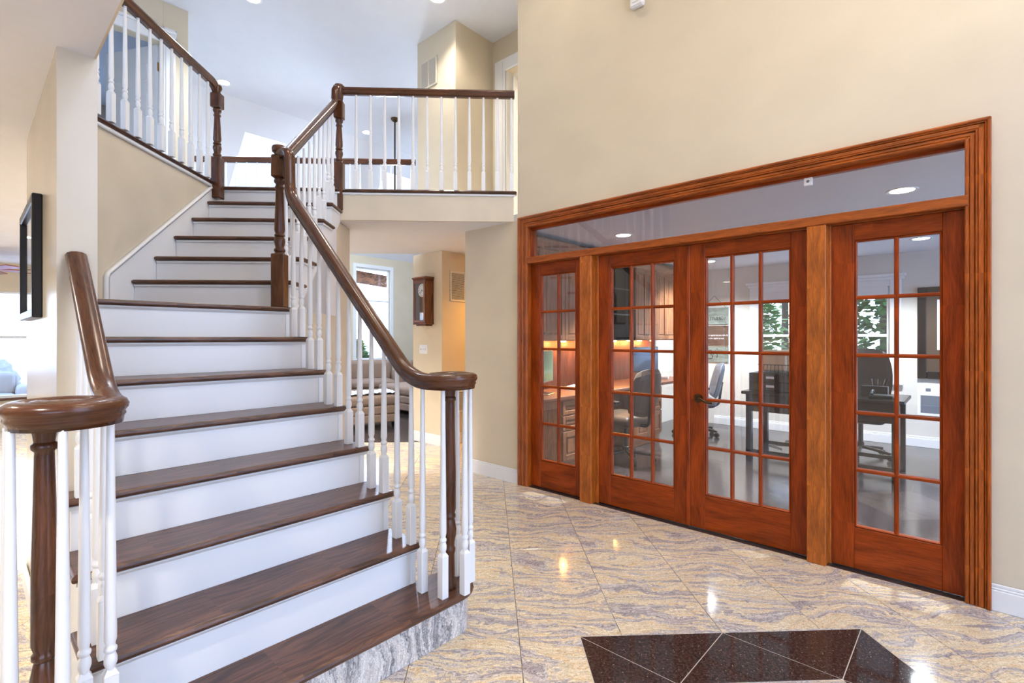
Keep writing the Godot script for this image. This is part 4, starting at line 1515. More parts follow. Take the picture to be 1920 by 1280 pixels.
func upstairs_doors():
	# casing round the door in the upper left wall (face b = 6.75)
	var j := thing("trim_3", "wide white casing of the upstairs door on the left", "door frame", P(1.1, FLOOR2, 6.75), DIAG, "", "structure")
	for s in [[0.60, 0.72, FLOOR2, 4.84], [1.52, 1.64, FLOOR2, 4.84], [0.72, 1.52, 4.72, 4.84]]:
		var b := MB.new()
		b.bx(s[0], s[1], s[2], s[3], 6.728, 6.75, 0.006)
		b.bx(s[0] + 0.02, s[1] - 0.02, s[2], s[3] - 0.02, 6.72, 6.73, 0.005)
		fpart(j, "casing", b, M.white, true)
	for s in [[0.72, 0.735], [1.505, 1.52]]:
		var b := MB.new()
		b.bx(s[0], s[1], FLOOR2, 4.72, 6.75, 6.87, 0.002)
		fpart(j, "jamb", b, M.white, true)
	var b := MB.new()
	b.bx(0.6, 1.64, 4.84, 4.87, 6.71, 6.75, 0.006)
	fpart(j, "head_cap", b, M.white, true)
	panel_door("door_5", "white panel door standing ajar in the upstairs wall on the left", P(1.5, FLOOR2 + 0.01, 6.85), 45 + 180 - 62.0, 0.77, 1.96)
	j = thing("trim_4", "wide white casing of the upstairs door next to the corner wall", "door frame", P(4.62, FLOOR2, 3.9), DIAG, "", "structure")
	for s in [[4.32, 4.50, FLOOR2, 4.90], [3.42, 3.55, FLOOR2, 4.90], [3.55, 4.32, 4.74, 4.90]]:
		b = MB.new()
		b.bx(4.598, 4.62, s[2], s[3], s[0], s[1], 0.006)
		b.bx(4.588, 4.6, s[2], s[3] - 0.03, s[0] + 0.03, s[1] - 0.03, 0.006)
		fpart(j, "casing", b, M.white, true)
	for s in [[4.305, 4.32], [3.55, 3.565]]:
		b = MB.new()
		b.bx(4.62, 4.74, FLOOR2, 4.74, s[0], s[1], 0.002)
		fpart(j, "jamb", b, M.white, true)
	panel_door("door_6", "white panel door standing ajar behind the balcony", P(4.72, FLOOR2 + 0.01, 4.30), -45 + 90 + 20.0, 0.74, 1.96)

# ---------------------------------------------------------------- office
func cabinet_front(o: Node3D, x0: float, x1: float, y0: float, y1: float, z: float, m: Material, called: String, knob: Vector2):
	# framed front with a raised field, in the thing's own axes, facing +z
	var b := MB.new()
	var f := minf(0.055, (y1 - y0) * 0.28)
	b.bz(Vector3(x0, y0, z), Vector3(x0 + f, y1, z + 0.02), 0.003, 1)
	b.bz(Vector3(x1 - f, y0, z), Vector3(x1, y1, z + 0.02), 0.003, 1)
	b.bz(Vector3(x0 + f, y0, z), Vector3(x1 - f, y0 + f, z + 0.02), 0.003, 0)
	b.bz(Vector3(x0 + f, y1 - f, z), Vector3(x1 - f, y1, z + 0.02), 0.003, 0)
	b.bz(Vector3(x0 + f, y0 + f, z), Vector3(x1 - f, y1 - f, z + 0.006), 0, 1)
	b.bz(Vector3(x0 + f + 0.02, y0 + f + 0.015, z), Vector3(x1 - f - 0.02, y1 - f - 0.015, z + 0.016), 0.009, 1)
	var d := part(o, called, b, m)
	b = MB.new()
	if called == "drawer":
		b.tube(smooth([v4(Vector3(knob.x - 0.05, knob.y, z + 0.02)), v4(Vector3(knob.x - 0.05, knob.y - 0.006, z + 0.045), 0.015), v4(Vector3(knob.x + 0.05, knob.y - 0.006, z + 0.045), 0.015), v4(Vector3(knob.x + 0.05, knob.y, z + 0.02))], 4), 0.005, 6)
		part(d, "pull", b, M.metal)
	else:
		b.tube([Vector3(knob.x, knob.y, z + 0.02), Vector3(knob.x, knob.y, z + 0.042)], 0.011, 10)
		part(d, "knob", b, M.metal)

func office_built_ins():
	# local frame of each unit: x to the right as one faces it (+a is to the right when looking along +b), z towards the room (-b)
	var lab := ["next to the narrow sidelight", "in the middle of the row", "with dark open shelves", "beside the open shelves", "at the window end of the row"]
	var k := 0
	for s in [[3.70, 4.50], [4.50, 5.30], [5.30, 6.10], [6.10, 6.72], [6.72, 7.34]]:
		var w: float = (s[1] - s[0]) / 2
		var o := thing("upper_cabinet", "cherry wood upper office cabinet " + lab[k], "cabinet", P((s[0] + s[1]) / 2, 1.335, 3.655), DIAG, "upper cabinets in the office")
		var b := MB.new()
		b.bz(Vector3(-w, 0, 0), Vector3(-w + 0.018, 0.98, 0.33), 0.001, 1)
		b.bz(Vector3(w - 0.018, 0, 0), Vector3(w, 0.98, 0.33), 0.001, 1)
		b.bz(Vector3(-w, 0, 0), Vector3(w, 0.02, 0.33), 0.001, 0)
		b.bz(Vector3(-w, 0.96, 0), Vector3(w, 0.98, 0.33), 0.001, 0)
		b.bz(Vector3(-w, 0, 0), Vector3(w, 0.98, 0.012), 0.001, 1)
		part(o, "body", b, M.cherry if k != 2 else M.espresso)
		if k == 2:
			for y in [0.33, 0.66]:
				b = MB.new()
				b.bz(Vector3(-w + 0.018, y, 0.012), Vector3(w - 0.018, y + 0.02, 0.31), 0.001, 0)
				part(o, "shelf", b, M.espresso)
		else:
			cabinet_front(o, -w + 0.003, -0.002, 0.01, 0.97, 0.331, M.cherry, "door", Vector2(-0.03, 0.08))
			cabinet_front(o, 0.002, w - 0.003, 0.01, 0.97, 0.331, M.cherry, "door", Vector2(0.03, 0.08))
		b = MB.new()
		b.sweep([Vector3(-w, 0.98, 0.335), Vector3(w, 0.98, 0.335)], [Vector2(-0.03, -0.01), Vector2(0.015, -0.01), Vector2(0.02, 0.02), Vector2(0.035, 0.04), Vector2(0.06, 0.055), Vector2(0.075, 0.075), Vector2(0.075, 0.1), Vector2(-0.03, 0.1)])
		part(o, "crown_moulding", b, M.cherry)
		k += 1
	# puck lights under the cabinets
	for a in [3.95, 4.3, 4.75, 5.1, 5.6, 5.9, 6.3, 6.6, 7.0]:
		var o := thing("cabinet_light", "small warm puck light under the office cabinets", "light", P(a, 1.333, 3.52), DIAG, "puck lights under the office cabinets")
		var b := MB.new()
		b.lathe([Vector2(0.0, -0.014), Vector2(0.03, -0.014), Vector2(0.034, -0.008), Vector2(0.034, 0.0)], 16)
		part(o, "bulb", b, M.puck)
		var l := OmniLight3D.new()
		l.name = "puck_glow"
		l.light_color = Color(1.0, 0.72, 0.36)
		l.light_energy = 0.1
		l.light_size = 0.03
		l.omni_range = 6.0
		l.omni_attenuation = 2.0
		l.shadow_enabled = true
		l.position = Vector3(0, -0.04, 0)
		o.add_child(l)
	# panelled backsplash
	var b := MB.new()
	b.bx(3.70, 7.34, 0.775, 1.334, 3.645, 3.66, 0.002, 1)
	struct("trim_backsplash", b, M.cherry_dark, true)
	# base units
	var nm := ["with fluted end panel below the narrow sidelight", "between the two office chairs"] 
	k = 0
	for s in [[3.70, 4.66], [5.62, 6.32]]:
		var w: float = (s[1] - s[0]) / 2
		var o := thing("base_cabinet", "cherry wood drawer cabinet " + nm[k], "cabinet", P((s[0] + s[1]) / 2, 0, 3.655), DIAG, "base cabinets in the office")
		b = MB.new()
		b.bz(Vector3(-w, 0.09, 0), Vector3(w, 0.735, 0.6), 0.003, 1)
		b.bz(Vector3(-w, 0, 0), Vector3(w, 0.09, 0.58), 0.003, 0)
		part(o, "body", b, M.cherry)
		if k == 0:
			cabinet_front(o, -w + 0.4, w - 0.01, 0.58, 0.72, 0.6, M.cherry, "drawer", Vector2(0.2, 0.655))
			cabinet_front(o, -w + 0.4, w - 0.01, 0.42, 0.565, 0.6, M.cherry, "drawer", Vector2(0.2, 0.495))
			cabinet_front(o, -w + 0.4, w - 0.01, 0.11, 0.405, 0.6, M.cherry, "drawer", Vector2(0.2, 0.3))
			b = MB.new()
			for i in 12:
				b.bz(Vector3(-w + 0.05 + i * 0.026, 0.14, 0.6), Vector3(-w + 0.065 + i * 0.026, 0.66, 0.609), 0.004, 1)
			part(o, "fluted_panel", b, M.cherry)
		elif k == 1:
			cabinet_front(o, -w + 0.01, w - 0.01, 0.58, 0.72, 0.6, M.cherry, "drawer", Vector2(0, 0.655))
			cabinet_front(o, -w + 0.01, w - 0.01, 0.42, 0.565, 0.6, M.cherry, "drawer", Vector2(0, 0.495))
			cabinet_front(o, -w + 0.01, -0.003, 0.11, 0.405, 0.6, M.cherry, "door", Vector2(-0.035, 0.3))
			cabinet_front(o, 0.003, w - 0.01, 0.11, 0.405, 0.6, M.cherry, "door", Vector2(0.035, 0.3))
		k += 1
	var o := thing("desktop", "long reddish wood desktop running along the office cabinets", "worktop", P(5.5, 0.735, 3.36), DIAG)
	b = MB.new()
	b.bx(3.68, 7.36, 0.736, 0.774, 3.02, 3.645, 0.006, 0)
	fpart(o, "top", b, M.cherry_dark, true)
	# monitors and papers on it
	var mk := [[4.12, 3.3, 20.0, "light monitor with a mottled green screen on the office desktop"], [6.42, 3.34, -12.0, "black monitor on the office desktop near the window end"]]
	for i in 2:
		o = thing("monitor", mk[i][3], "monitor", P(mk[i][0], 0.774, mk[i][1]), DIAG + mk[i][2])
		b = MB.new()
		b.bz(Vector3(-0.1, 0, -0.08), Vector3(0.1, 0.012, 0.08), 0.004)
		b.bz(Vector3(-0.03, 0.0, -0.03), Vector3(0.03, 0.2, -0.02), 0.003)
		part(o, "stand", b, M.metal)
		b = MB.new()
		b.bz(Vector3(-0.28, 0.12, -0.02), Vector3(0.28, 0.47, 0.012), 0.006)
		part(o, "housing", b, M.metal if i == 0 else M.black)
		b = MB.new()
		b.bz(Vector3(-0.265, 0.135, 0.011), Vector3(0.265, 0.455, 0.0135), 0)
		part(o, "screen", b, M.screen_green if i == 0 else M.screen_blue)
	for s in [[4.75, 3.3, 14.0, "paper tray with loose sheets beside the light monitor"], [5.25, 3.45, -8.0, "white paper holder standing behind the brown office chair"], [6.85, 3.3, 22.0, "heap of papers at the window end of the office desktop"]]:
		o = thing("paper_stack", s[3], "papers", P(s[0], 0.774, s[1]), DIAG + s[2])
		for i in 4:
			b = MB.new()
			if s[0] == 5.25:
				b.bz(Vector3(-0.12, 0.0, -0.05 + i * 0.02), Vector3(0.12, 0.24 - i * 0.02, -0.045 + i * 0.02), 0)
			else:
				b.bz(Vector3(-0.13 + 0.02 * (i % 2), i * 0.012, -0.1), Vector3(0.12 + 0.02 * (i % 3), i * 0.012 + 0.011, 0.1), 0.001)
			part(o, "sheet", b, M.paper)

func task_chair(called: String, label: String, at: Vector3, turn: float, m: Material, back_h: float, back_w: float):
	# faces +z: the back is at -z
	var o := thing(called, label, "chair", at, turn)
	var b := MB.new()
	for k in 5:
		var a := TAU * k / 5 + 0.3
		var d := Vector3(cos(a), 0, sin(a))
		b = MB.new()
		b.sweep([Vector3(0, 0.11, 0) + d * 0.02, Vector3(0, 0.095, 0) + d * 0.16, Vector3(0, 0.075, 0) + d * 0.3], [Vector2(-0.02, -0.012), Vector2(0.02, -0.012), Vector2(0.016, 0.014), Vector2(-0.016, 0.014)])
		part(o, "base_arm", b, M.black)
		b = MB.new()
		for s in [-0.014, 0.014]:
			var sd: Vector3 = Vector3(-d.z, 0, d.x) * s
			b.tube([Vector3(0, 0.03, 0) + d * 0.3 + sd * 0.6, Vector3(0, 0.03, 0) + d * 0.3 + sd * 1.5], 0.03, 12)
		b.tube([Vector3(0, 0.03, 0) + d * 0.3, Vector3(0, 0.085, 0) + d * 0.295], 0.009, 6)
		part(o, "caster", b, M.black)
	b = MB.new()
	b.lathe([Vector2(0.035, 0.09), Vector2(0.035, 0.16), Vector2(0.025, 0.165), Vector2(0.025, 0.4)], 14)
	part(o, "column", b, M.black)
	b = MB.new()
	b.cushion(Vector3(0, 0.47, 0.02), Vector3(0.52, 0.12, 0.52), 0.055, 0.015)
	part(o, "seat", b, m)
	# curved back
	b = MB.new()
	var nx := 10
	var ny := 10
	var pt := func(u: float, v: float, th: float) -> Vector3:
		var hw := back_w * 0.5 * (1.0 - 0.16 * pow(absf(v * 2 - 1), 3.0)) * (0.92 + 0.08 * sin(v * PI))
		return Vector3((u * 2 - 1) * hw, 0.52 + v * back_h - 0.05 * pow(absf(u * 2 - 1), 3) * signf(v - 0.5) * absf(v - 0.5) * 2, -0.26 - 0.10 * v + 0.06 * pow(u * 2 - 1, 2) + th)
	for i in nx:
		for j in ny:
			var u0 := i / float(nx)
			var u1 := (i + 1) / float(nx)
			var w0 := j / float(ny)
			var w1 := (j + 1) / float(ny)
			for th in [0.035, -0.035]:
				var e := func(u: float, v: float) -> float: return th * (1.0 - 0.8 * pow(maxf(absf(u * 2 - 1), absf(v * 2 - 1)), 6))
				var A: Vector3 = pt.call(u0, w0, e.call(u0, w0))
				var B: Vector3 = pt.call(u1, w0, e.call(u1, w0))
				var C: Vector3 = pt.call(u1, w1, e.call(u1, w1))
				var D: Vector3 = pt.call(u0, w1, e.call(u0, w1))
				var n := (B - A).cross(D - A).normalized() * signf(th)
				b.quad(A, B, C, D, n)
			for edge in [[i == 0, u0, w0, u0, w1], [i == nx - 1, u1, w0, u1, w1], [j == 0, u0, w0, u1, w0], [j == ny - 1, u0, w1, u1, w1]]:
				if edge[0]:
					var p0: Vector3 = pt.call(edge[1], edge[2], 0.0075)
					var p1: Vector3 = pt.call(edge[3], edge[4], 0.0075)
					var n := (p0 + p1) * 0.5 - Vector3(0, 0.52 + back_h / 2, -0.3)
					b.quad(p0, p1, p1 - Vector3(0, 0, 0.015), p0 - Vector3(0, 0, 0.015), n.normalized())
	part(o, "backrest", b, m)
	b = MB.new()
	b.tube(smooth([v4(Vector3(0, 0.42, -0.05)), v4(Vector3(0, 0.42, -0.3), 0.06), v4(Vector3(0, 0.75, -0.345))]), 0.018, 8)
	part(o, "back_bracket", b, M.black)
	for s in [-1, 1]:
		b = MB.new()
		b.tube(smooth([v4(Vector3(s * 0.24, 0.45, 0.05)), v4(Vector3(s * 0.3, 0.47, 0.05), 0.03), v4(Vector3(s * 0.3, 0.67, 0.02))]), 0.014, 8)
		b.cushion(Vector3(s * 0.3, 0.68, 0.0), Vector3(0.07, 0.035, 0.27), 0.016)
		part(o, "armrest", b, M.black)

func office_furniture():
	task_chair("office_chair", "brown leather office chair at the built in desk", P(4.97, 0, 2.82), DIAG + 180 - 8, M.leather_brown, 0.52, 0.52)
	task_chair("office_chair", "grey mesh office chair by the window end of the built in desk", P(7.0, 0, 2.85), DIAG + 180 + 30, M.grey_mesh, 0.5, 0.5)
	task_chair("office_chair", "high backed black leather office chair behind the dark desk", P(7.02, 0, 0.92), -45.0, M.leather, 0.72, 0.55)
	# dark desk in the middle of the office; local x along -b
	var o := thing("office_desk", "dark espresso wood desk in the middle of the office", "desk", P(6.2, 0, 1.15), -45.0)
	var b := MB.new()
	b.bz(Vector3(-0.72, 0.745, -0.36), Vector3(0.72, 0.78, 0.36), 0.006, 0)
	part(o, "top", b, M.espresso)
	for x in [-0.68, 0.62]:
		for z in [-0.33, 0.27]:
			b = MB.new()
			b.bz(Vector3(x, 0, z), Vector3(x + 0.06, 0.745, z + 0.06), 0.004, 1)
			part(o, "leg", b, M.espresso)
	for x in [-0.66, 0.14]:
		b = MB.new()
		b.bz(Vector3(x, 0.56, -0.3), Vector3(x + 0.5, 0.745, 0.335), 0.004, 0)
		var d := part(o, "drawer", b, M.espresso)
		b = MB.new()
		b.tube([Vector3(x + 0.2, 0.65, 0.345), Vector3(x + 0.3, 0.65, 0.345)], 0.006, 6)
		part(d, "pull", b, M.metal)
	for z in [-0.3, 0.3]:
		b = MB.new()
		b.bz(Vector3(-0.64, 0.10, z - 0.015), Vector3(0.64, 0.14, z + 0.015), 0.003, 0)
		part(o, "stretcher", b, M.espresso)
	# things on it
	o = thing("file_box", "black two drawer box with pale labels standing on the dark desk", "box", P(6.12, 0.78, 1.62), -45.0)
	b = MB.new()
	b.bz(Vector3(-0.2, 0, -0.17), Vector3(0.22, 0.2, 0.17), 0.004)
	part(o, "body", b, M.black)
	for y in [0.01, 0.105]:
		b = MB.new()
		b.bz(Vector3(-0.19, y, 0.165), Vector3(0.21, y + 0.088, 0.178), 0.003)
		var d := part(o, "drawer", b, M.espresso)
		b = MB.new()
		b.bz(Vector3(-0.02, y + 0.035, 0.178), Vector3(0.06, y + 0.06, 0.181), 0)
		part(d, "name_tag", b, M.paper)
	o = thing("paper_carrier", "beige folded card in a black wire tray on the file box", "tray", P(6.16, 0.98, 1.58), -45.0)
	b = MB.new()
	for k in 9:
		b.tube([Vector3(-0.16 + 0.04 * k, 0.0, 0.12), Vector3(-0.14 + 0.036 * k, 0.09, 0.13)], 0.003, 5)
		b.tube([Vector3(-0.16 + 0.04 * k, 0.0, -0.12), Vector3(-0.14 + 0.036 * k, 0.09, -0.13)], 0.003, 5)
	for z in [-0.12, 0.12]:
		b.tube([Vector3(-0.17, 0.004, z), Vector3(0.17, 0.004, z)], 0.004, 5)
		b.tube([Vector3(-0.17, 0.09, z * 1.08), Vector3(0.17, 0.09, z * 1.08)], 0.004, 5)
	part(o, "wire_tray", b, M.black)
	b = MB.new()
	b.bz(Vector3(-0.15, 0.01, -0.09), Vector3(0.15, 0.25, 0.02), 0.012)
	b.bz(Vector3(-0.13, 0.02, 0.02), Vector3(0.1, 0.21, 0.06), 0.012)
	part(o, "card", b, M.card)
	o = thing("pen_holder", "black pen box with pens on the right end of the dark desk", "desk organizer", P(6.25, 0.78, 0.70), -45.0)
	b = MB.new()
	b.bz(Vector3(-0.11, 0, -0.05), Vector3(0.11, 0.1, 0.05), 0.004)
	part(o, "box", b, M.black)
	for k in 6:
		b = MB.new()
		b.tube([Vector3(-0.02 + 0.02 * k, 0.08, -0.02), Vector3(-0.03 + 0.028 * k, 0.17, -0.03 + 0.012 * (k % 3))], 0.004, 6)
		part(o, "pen", b, M.black if k % 2 else M.metal)
	o = thing("desk_telephone", "low black telephone lying on the right end of the dark desk", "telephone", P(6.02, 0.78, 0.62), -45.0)
	b = MB.new()
	b.bz(Vector3(-0.1, 0, -0.09), Vector3(0.1, 0.035, 0.09), 0.01)
	part(o, "base", b, M.black)
	b = MB.new()
	b.tube(smooth([v4(Vector3(-0.07, 0.04, 0.07)), v4(Vector3(-0.07, 0.07, 0.03), 0.02), v4(Vector3(-0.07, 0.07, -0.04), 0.02), v4(Vector3(-0.07, 0.04, -0.08))]), 0.014, 8)
	part(o, "handset", b, M.black)
	# wire on the floor
	o = thing("power_cable", "thin black cable lying in loops on the office floor by the desk", "cable", P(7.3, 0, 1.6), 0.0)
	b = MB.new()
	var pth := []
	for k in 40:
		var t := k / 39.0
		pth.append(P(7.85 - 1.1 * t, 0.008, 1.55 + 0.12 * sin(t * 17.0) + 0.25 * t))
	b.tube([P(8.06, 0.35, 1.55), P(8.05, 0.05, 1.55)] + pth, 0.006, 6)
	fpart(o, "cord", b, M.black)
	# things on the back wall (face -a)
	o = thing("hanging_sign", "three board wooden sign reading Namaste hanging by a cord on the office wall", "sign", P(8.1, 0.98, 3.0), -45.0)
	for s in [[0.60, 0.87, M.board_teal], [0.27, 0.58, M.board_brown], [0.0, 0.25, M.board_teal]]:
		b = MB.new()
		b.bz(Vector3(-0.22, s[0], 0), Vector3(0.22, s[1], 0.018), 0.003, 0)
		part(o, "board", b, s[2])
	b = MB.new()
	b.tube([Vector3(-0.18, 0.87, 0.008), Vector3(0, 1.06, 0.008), Vector3(0.18, 0.87, 0.008)], 0.003, 5)
	b.tube([Vector3(-0.18, 0.2, 0.02), Vector3(-0.18, 0.65, 0.02)], 0.002, 5)
	b.tube([Vector3(0.18, 0.2, 0.02), Vector3(0.18, 0.65, 0.02)], 0.002, 5)
	part(o, "cord", b, M.leather_brown)
	words(o, "Namaste", 0.095, Vector3(0.0, 0.70, 0.018), M.ink)
	words(o, "I honor the spirit in you which", 0.03, Vector3(0.0, 0.43, 0.018), M.paper)
	words(o, "is also the spirit in me", 0.03, Vector3(0.0, 0.38, 0.018), M.paper)
	b = MB.new()   # the om sign as strokes
	var c := Vector3(-0.01, 0.125, 0.02)
	var arc := func(x: float, y: float, r: float, a0: float, a1: float):
		var p := []
		for k in 13:
			var a := deg_to_rad(lerpf(a0, a1, k / 12.0))
			p.append(c + Vector3(x + r * cos(a), y + r * sin(a), 0))
		b.tube(p, 0.006, 6)
	arc.call(-0.05, 0.035, 0.033, 150, -90)
	arc.call(-0.05, -0.035, 0.038, 90, -160)
	arc.call(0.03, -0.02, 0.036, 160, -60)
	arc.call(0.06, 0.075, 0.03, 200, 340)
	b.tube([c + Vector3(0.06, 0.085, 0), c + Vector3(0.065, 0.092, 0)], 0.008, 6)
	part(o, "om_sign", b, M.ink)
	o = thing("framed_art", "large dark framed print of a brown palm on the office wall", "picture", P(8.1, 0.86, 0.05), -45.0)
	for s in [[-0.42, -0.33, 0.0, 1.14], [0.33, 0.42, 0.0, 1.14], [-0.33, 0.33, 0.0, 0.09], [-0.33, 0.33, 1.05, 1.14]]:
		b = MB.new()
		b.bz(Vector3(s[0], s[2], 0), Vector3(s[1], s[3], 0.04), 0.008)
		part(o, "frame_side", b, M.espresso)
	b = MB.new()
	b.bz(Vector3(-0.33, 0.09, 0.0), Vector3(0.33, 1.05, 0.012), 0)
	part(o, "mat_board", b, M.leather_brown)
	b = MB.new()
	b.bz(Vector3(-0.23, 0.36, 0.012), Vector3(0.25, 0.98, 0.015), 0)
	var pr := part(o, "print", b, M.paper)
	b = MB.new()
	for k in 9:
		var a := deg_to_rad(-20 + 27.0 * k)
		var e := Vector3(cos(a), sin(a) * 0.7, 0)
		var n := Vector3(-e.y, e.x, 0).normalized() * 0.022
		var o0 := Vector3(0.0, 0.8, 0.0155)
		b.plate([o0, o0 + e * 0.1 + n, o0 + e * 0.2 + Vector3(0, -0.04, 0), o0 + e * 0.1 - n], Vector3(0, 0, 0.001))
	b.plate([Vector3(-0.02, 0.37, 0.0155), Vector3(0.015, 0.37, 0.0155), Vector3(0.03, 0.6, 0.0155), Vector3(0.008, 0.8, 0.0155), Vector3(-0.008, 0.8, 0.0155), Vector3(0.0, 0.6, 0.0155)], Vector3(0, 0, 0.001))
	part(pr, "palm", b, M.leather_brown)
	b = MB.new()
	b.bz(Vector3(-0.2, 0.14, 0.012), Vector3(0.2, 0.3, 0.015), 0)
	part(o, "small_print", b, M.paper)
	b = MB.new()
	b.bz(Vector3(-0.18, 0.155, 0.015), Vector3(0.18, 0.285, 0.016), 0)
	part(o, "small_picture", b, M.cherry_dark)
	for s in [[0.34, "white printed sheet pinned low on the office wall under the framed art"], [0.03, "white printed sheet beside the other under the framed art"]]:
		o = thing("wall_sheet", s[1], "paper", P(8.1, 0.40, s[0]), -45.0)
		b = MB.new()
		b.bz(Vector3(-0.13, 0, 0), Vector3(0.13, 0.4, 0.008), 0.001)
		part(o, "sheet", b, M.paper)
		b = MB.new()
		b.bz(Vector3(-0.1, 0.03, 0.008), Vector3(0.1, 0.25, 0.009), 0)
		b.bz(Vector3(-0.05, 0.3, 0.008), Vector3(0.0, 0.34, 0.009), 0)
		part(o, "printed_area", b, M.grey_mesh)

func words(parent: Node3D, text: String, size: float, at: Vector3, m: Material):
	var t := TextMesh.new()
	var f := SystemFont.new()
	f.font_names = PackedStringArray(["Droid Serif"])
	t.font = f
	t.text = text
	t.font_size = 32
	t.pixel_size = size / 32.0
	t.depth = 0.002
	t.horizontal_alignment = HORIZONTAL_ALIGNMENT_CENTER
	var o := inst("lettering", t, m, parent)
	o.position = at + Vector3(0, 0, 0.001)

# ---------------------------------------------------------------- family room, side hall, added foyer light fixture
func ceiling_fan(label: String, at: Vector3, rod: float, m: Material, lit := false):
	var o := thing("ceiling_fan", label, "fan", at)
	var b := MB.new()
	b.lathe([Vector2(0.0, 0.0), Vector2(0.07, 0.0), Vector2(0.066, -0.03), Vector2(0.03, -0.06), Vector2(0.0, -0.062)], 20, Vector3.ZERO, false)
	part(o, "canopy", b, M.bronze)
	b = MB.new()
	b.tube([Vector3(0, -0.05, 0), Vector3(0, -rod, 0)], 0.014, 10)
	part(o, "rod", b, M.bronze)
	b = MB.new()
	b.lathe([Vector2(0.0, -rod - 0.16), Vector2(0.08, -rod - 0.15), Vector2(0.12, -rod - 0.1), Vector2(0.12, -rod - 0.04), Vector2(0.05, -rod), Vector2(0.0, -rod)], 24, Vector3.ZERO, false)
	part(o, "motor_housing", b, M.bronze)
	if lit:  # unseen light kit, added to brighten the ceiling above
		b = MB.new()
		b.lathe([Vector2(0.0, -rod - 0.29), Vector2(0.07, -rod - 0.28), Vector2(0.12, -rod - 0.23), Vector2(0.13, -rod - 0.17), Vector2(0.0, -rod - 0.165)], 20, Vector3.ZERO, false)
		part(o, "added_lamp_bowl", b, M.lamp)
		var l := OmniLight3D.new()
		l.name = "added_bowl_glow"
		l.light_color = Color(0.80, 0.88, 1.0)
		l.light_energy = 5.0
		l.light_size = 0.12
		l.omni_range = 15.0
		l.omni_attenuation = 2.0
		l.shadow_enabled = true
		l.position = Vector3(0, -rod - 0.36, 0)
		o.add_child(l)
	for k in 5:
		b = MB.new()
		var a := TAU * k / 5 + 0.4
		var d := Vector3(cos(a), 0, sin(a))
		var s := Vector3(-sin(a), 0.12, cos(a))
		var y := Vector3(0, -rod - 0.1, 0)
		b.plate([y + d * 0.1 - s * 0.03, y + d * 0.2 - s * 0.06, y + d * 0.6 - s * 0.075, y + d * 0.64, y + d * 0.6 + s * 0.075, y + d * 0.2 + s * 0.06, y + d * 0.1 + s * 0.03], Vector3(0, 0.01, 0))
		part(o, "blade", b, m)

func sofa(called: String, label: String, at: Vector3, turn: float, w: float, d: float, back: bool, cat := "sofa"):
	var o := thing(called, label, cat, at, turn)
	var b := MB.new()
	for y in [0.07, 0.20]:
		b = MB.new()
		b.cushion(Vector3(0, y + 0.065, 0), Vector3(w, 0.13, d), 0.025)
		part(o, "base_band", b, M.sofa)
	var n := int(maxf(1, round(w / 0.7)))
	for k in n:
		b = MB.new()
		var cw := w / n
		b.cushion(Vector3(-w / 2 + cw * (k + 0.5), 0.41, 0.03 if back else 0.0), Vector3(cw - 0.008, 0.16, d - (0.12 if back else 0.0)), 0.06, 0.02)
		part(o, "seat_cushion", b, M.sofa)
		if back:
			b = MB.new()
			b.cushion(Vector3(-w / 2 + cw * (k + 0.5), 0.66, -d / 2 + 0.16), Vector3(cw - 0.01, 0.46, 0.24), 0.1)
			part(o, "back_cushion", b, M.sofa)
	if back:
		for s in [-1, 1]:
			b = MB.new()
			b.cushion(Vector3(s * (w / 2 + 0.09), 0.34, 0), Vector3(0.2, 0.62, d), 0.09)
			part(o, "arm", b, M.sofa)
		b = MB.new()
		b.cushion(Vector3(0, 0.45, -d / 2 - 0.02), Vector3(w + 0.1, 0.8, 0.16), 0.07)
		part(o, "back", b, M.sofa)
	for x in [-w / 2 + 0.08, w / 2 - 0.08]:
		for z in [-d / 2 + 0.08, d / 2 - 0.08]:
			b = MB.new()
			b.lathe([Vector2(0.022, 0), Vector2(0.032, 0.07)], 10, Vector3(x, 0, z))
			part(o, "foot", b, M.black)
	return o

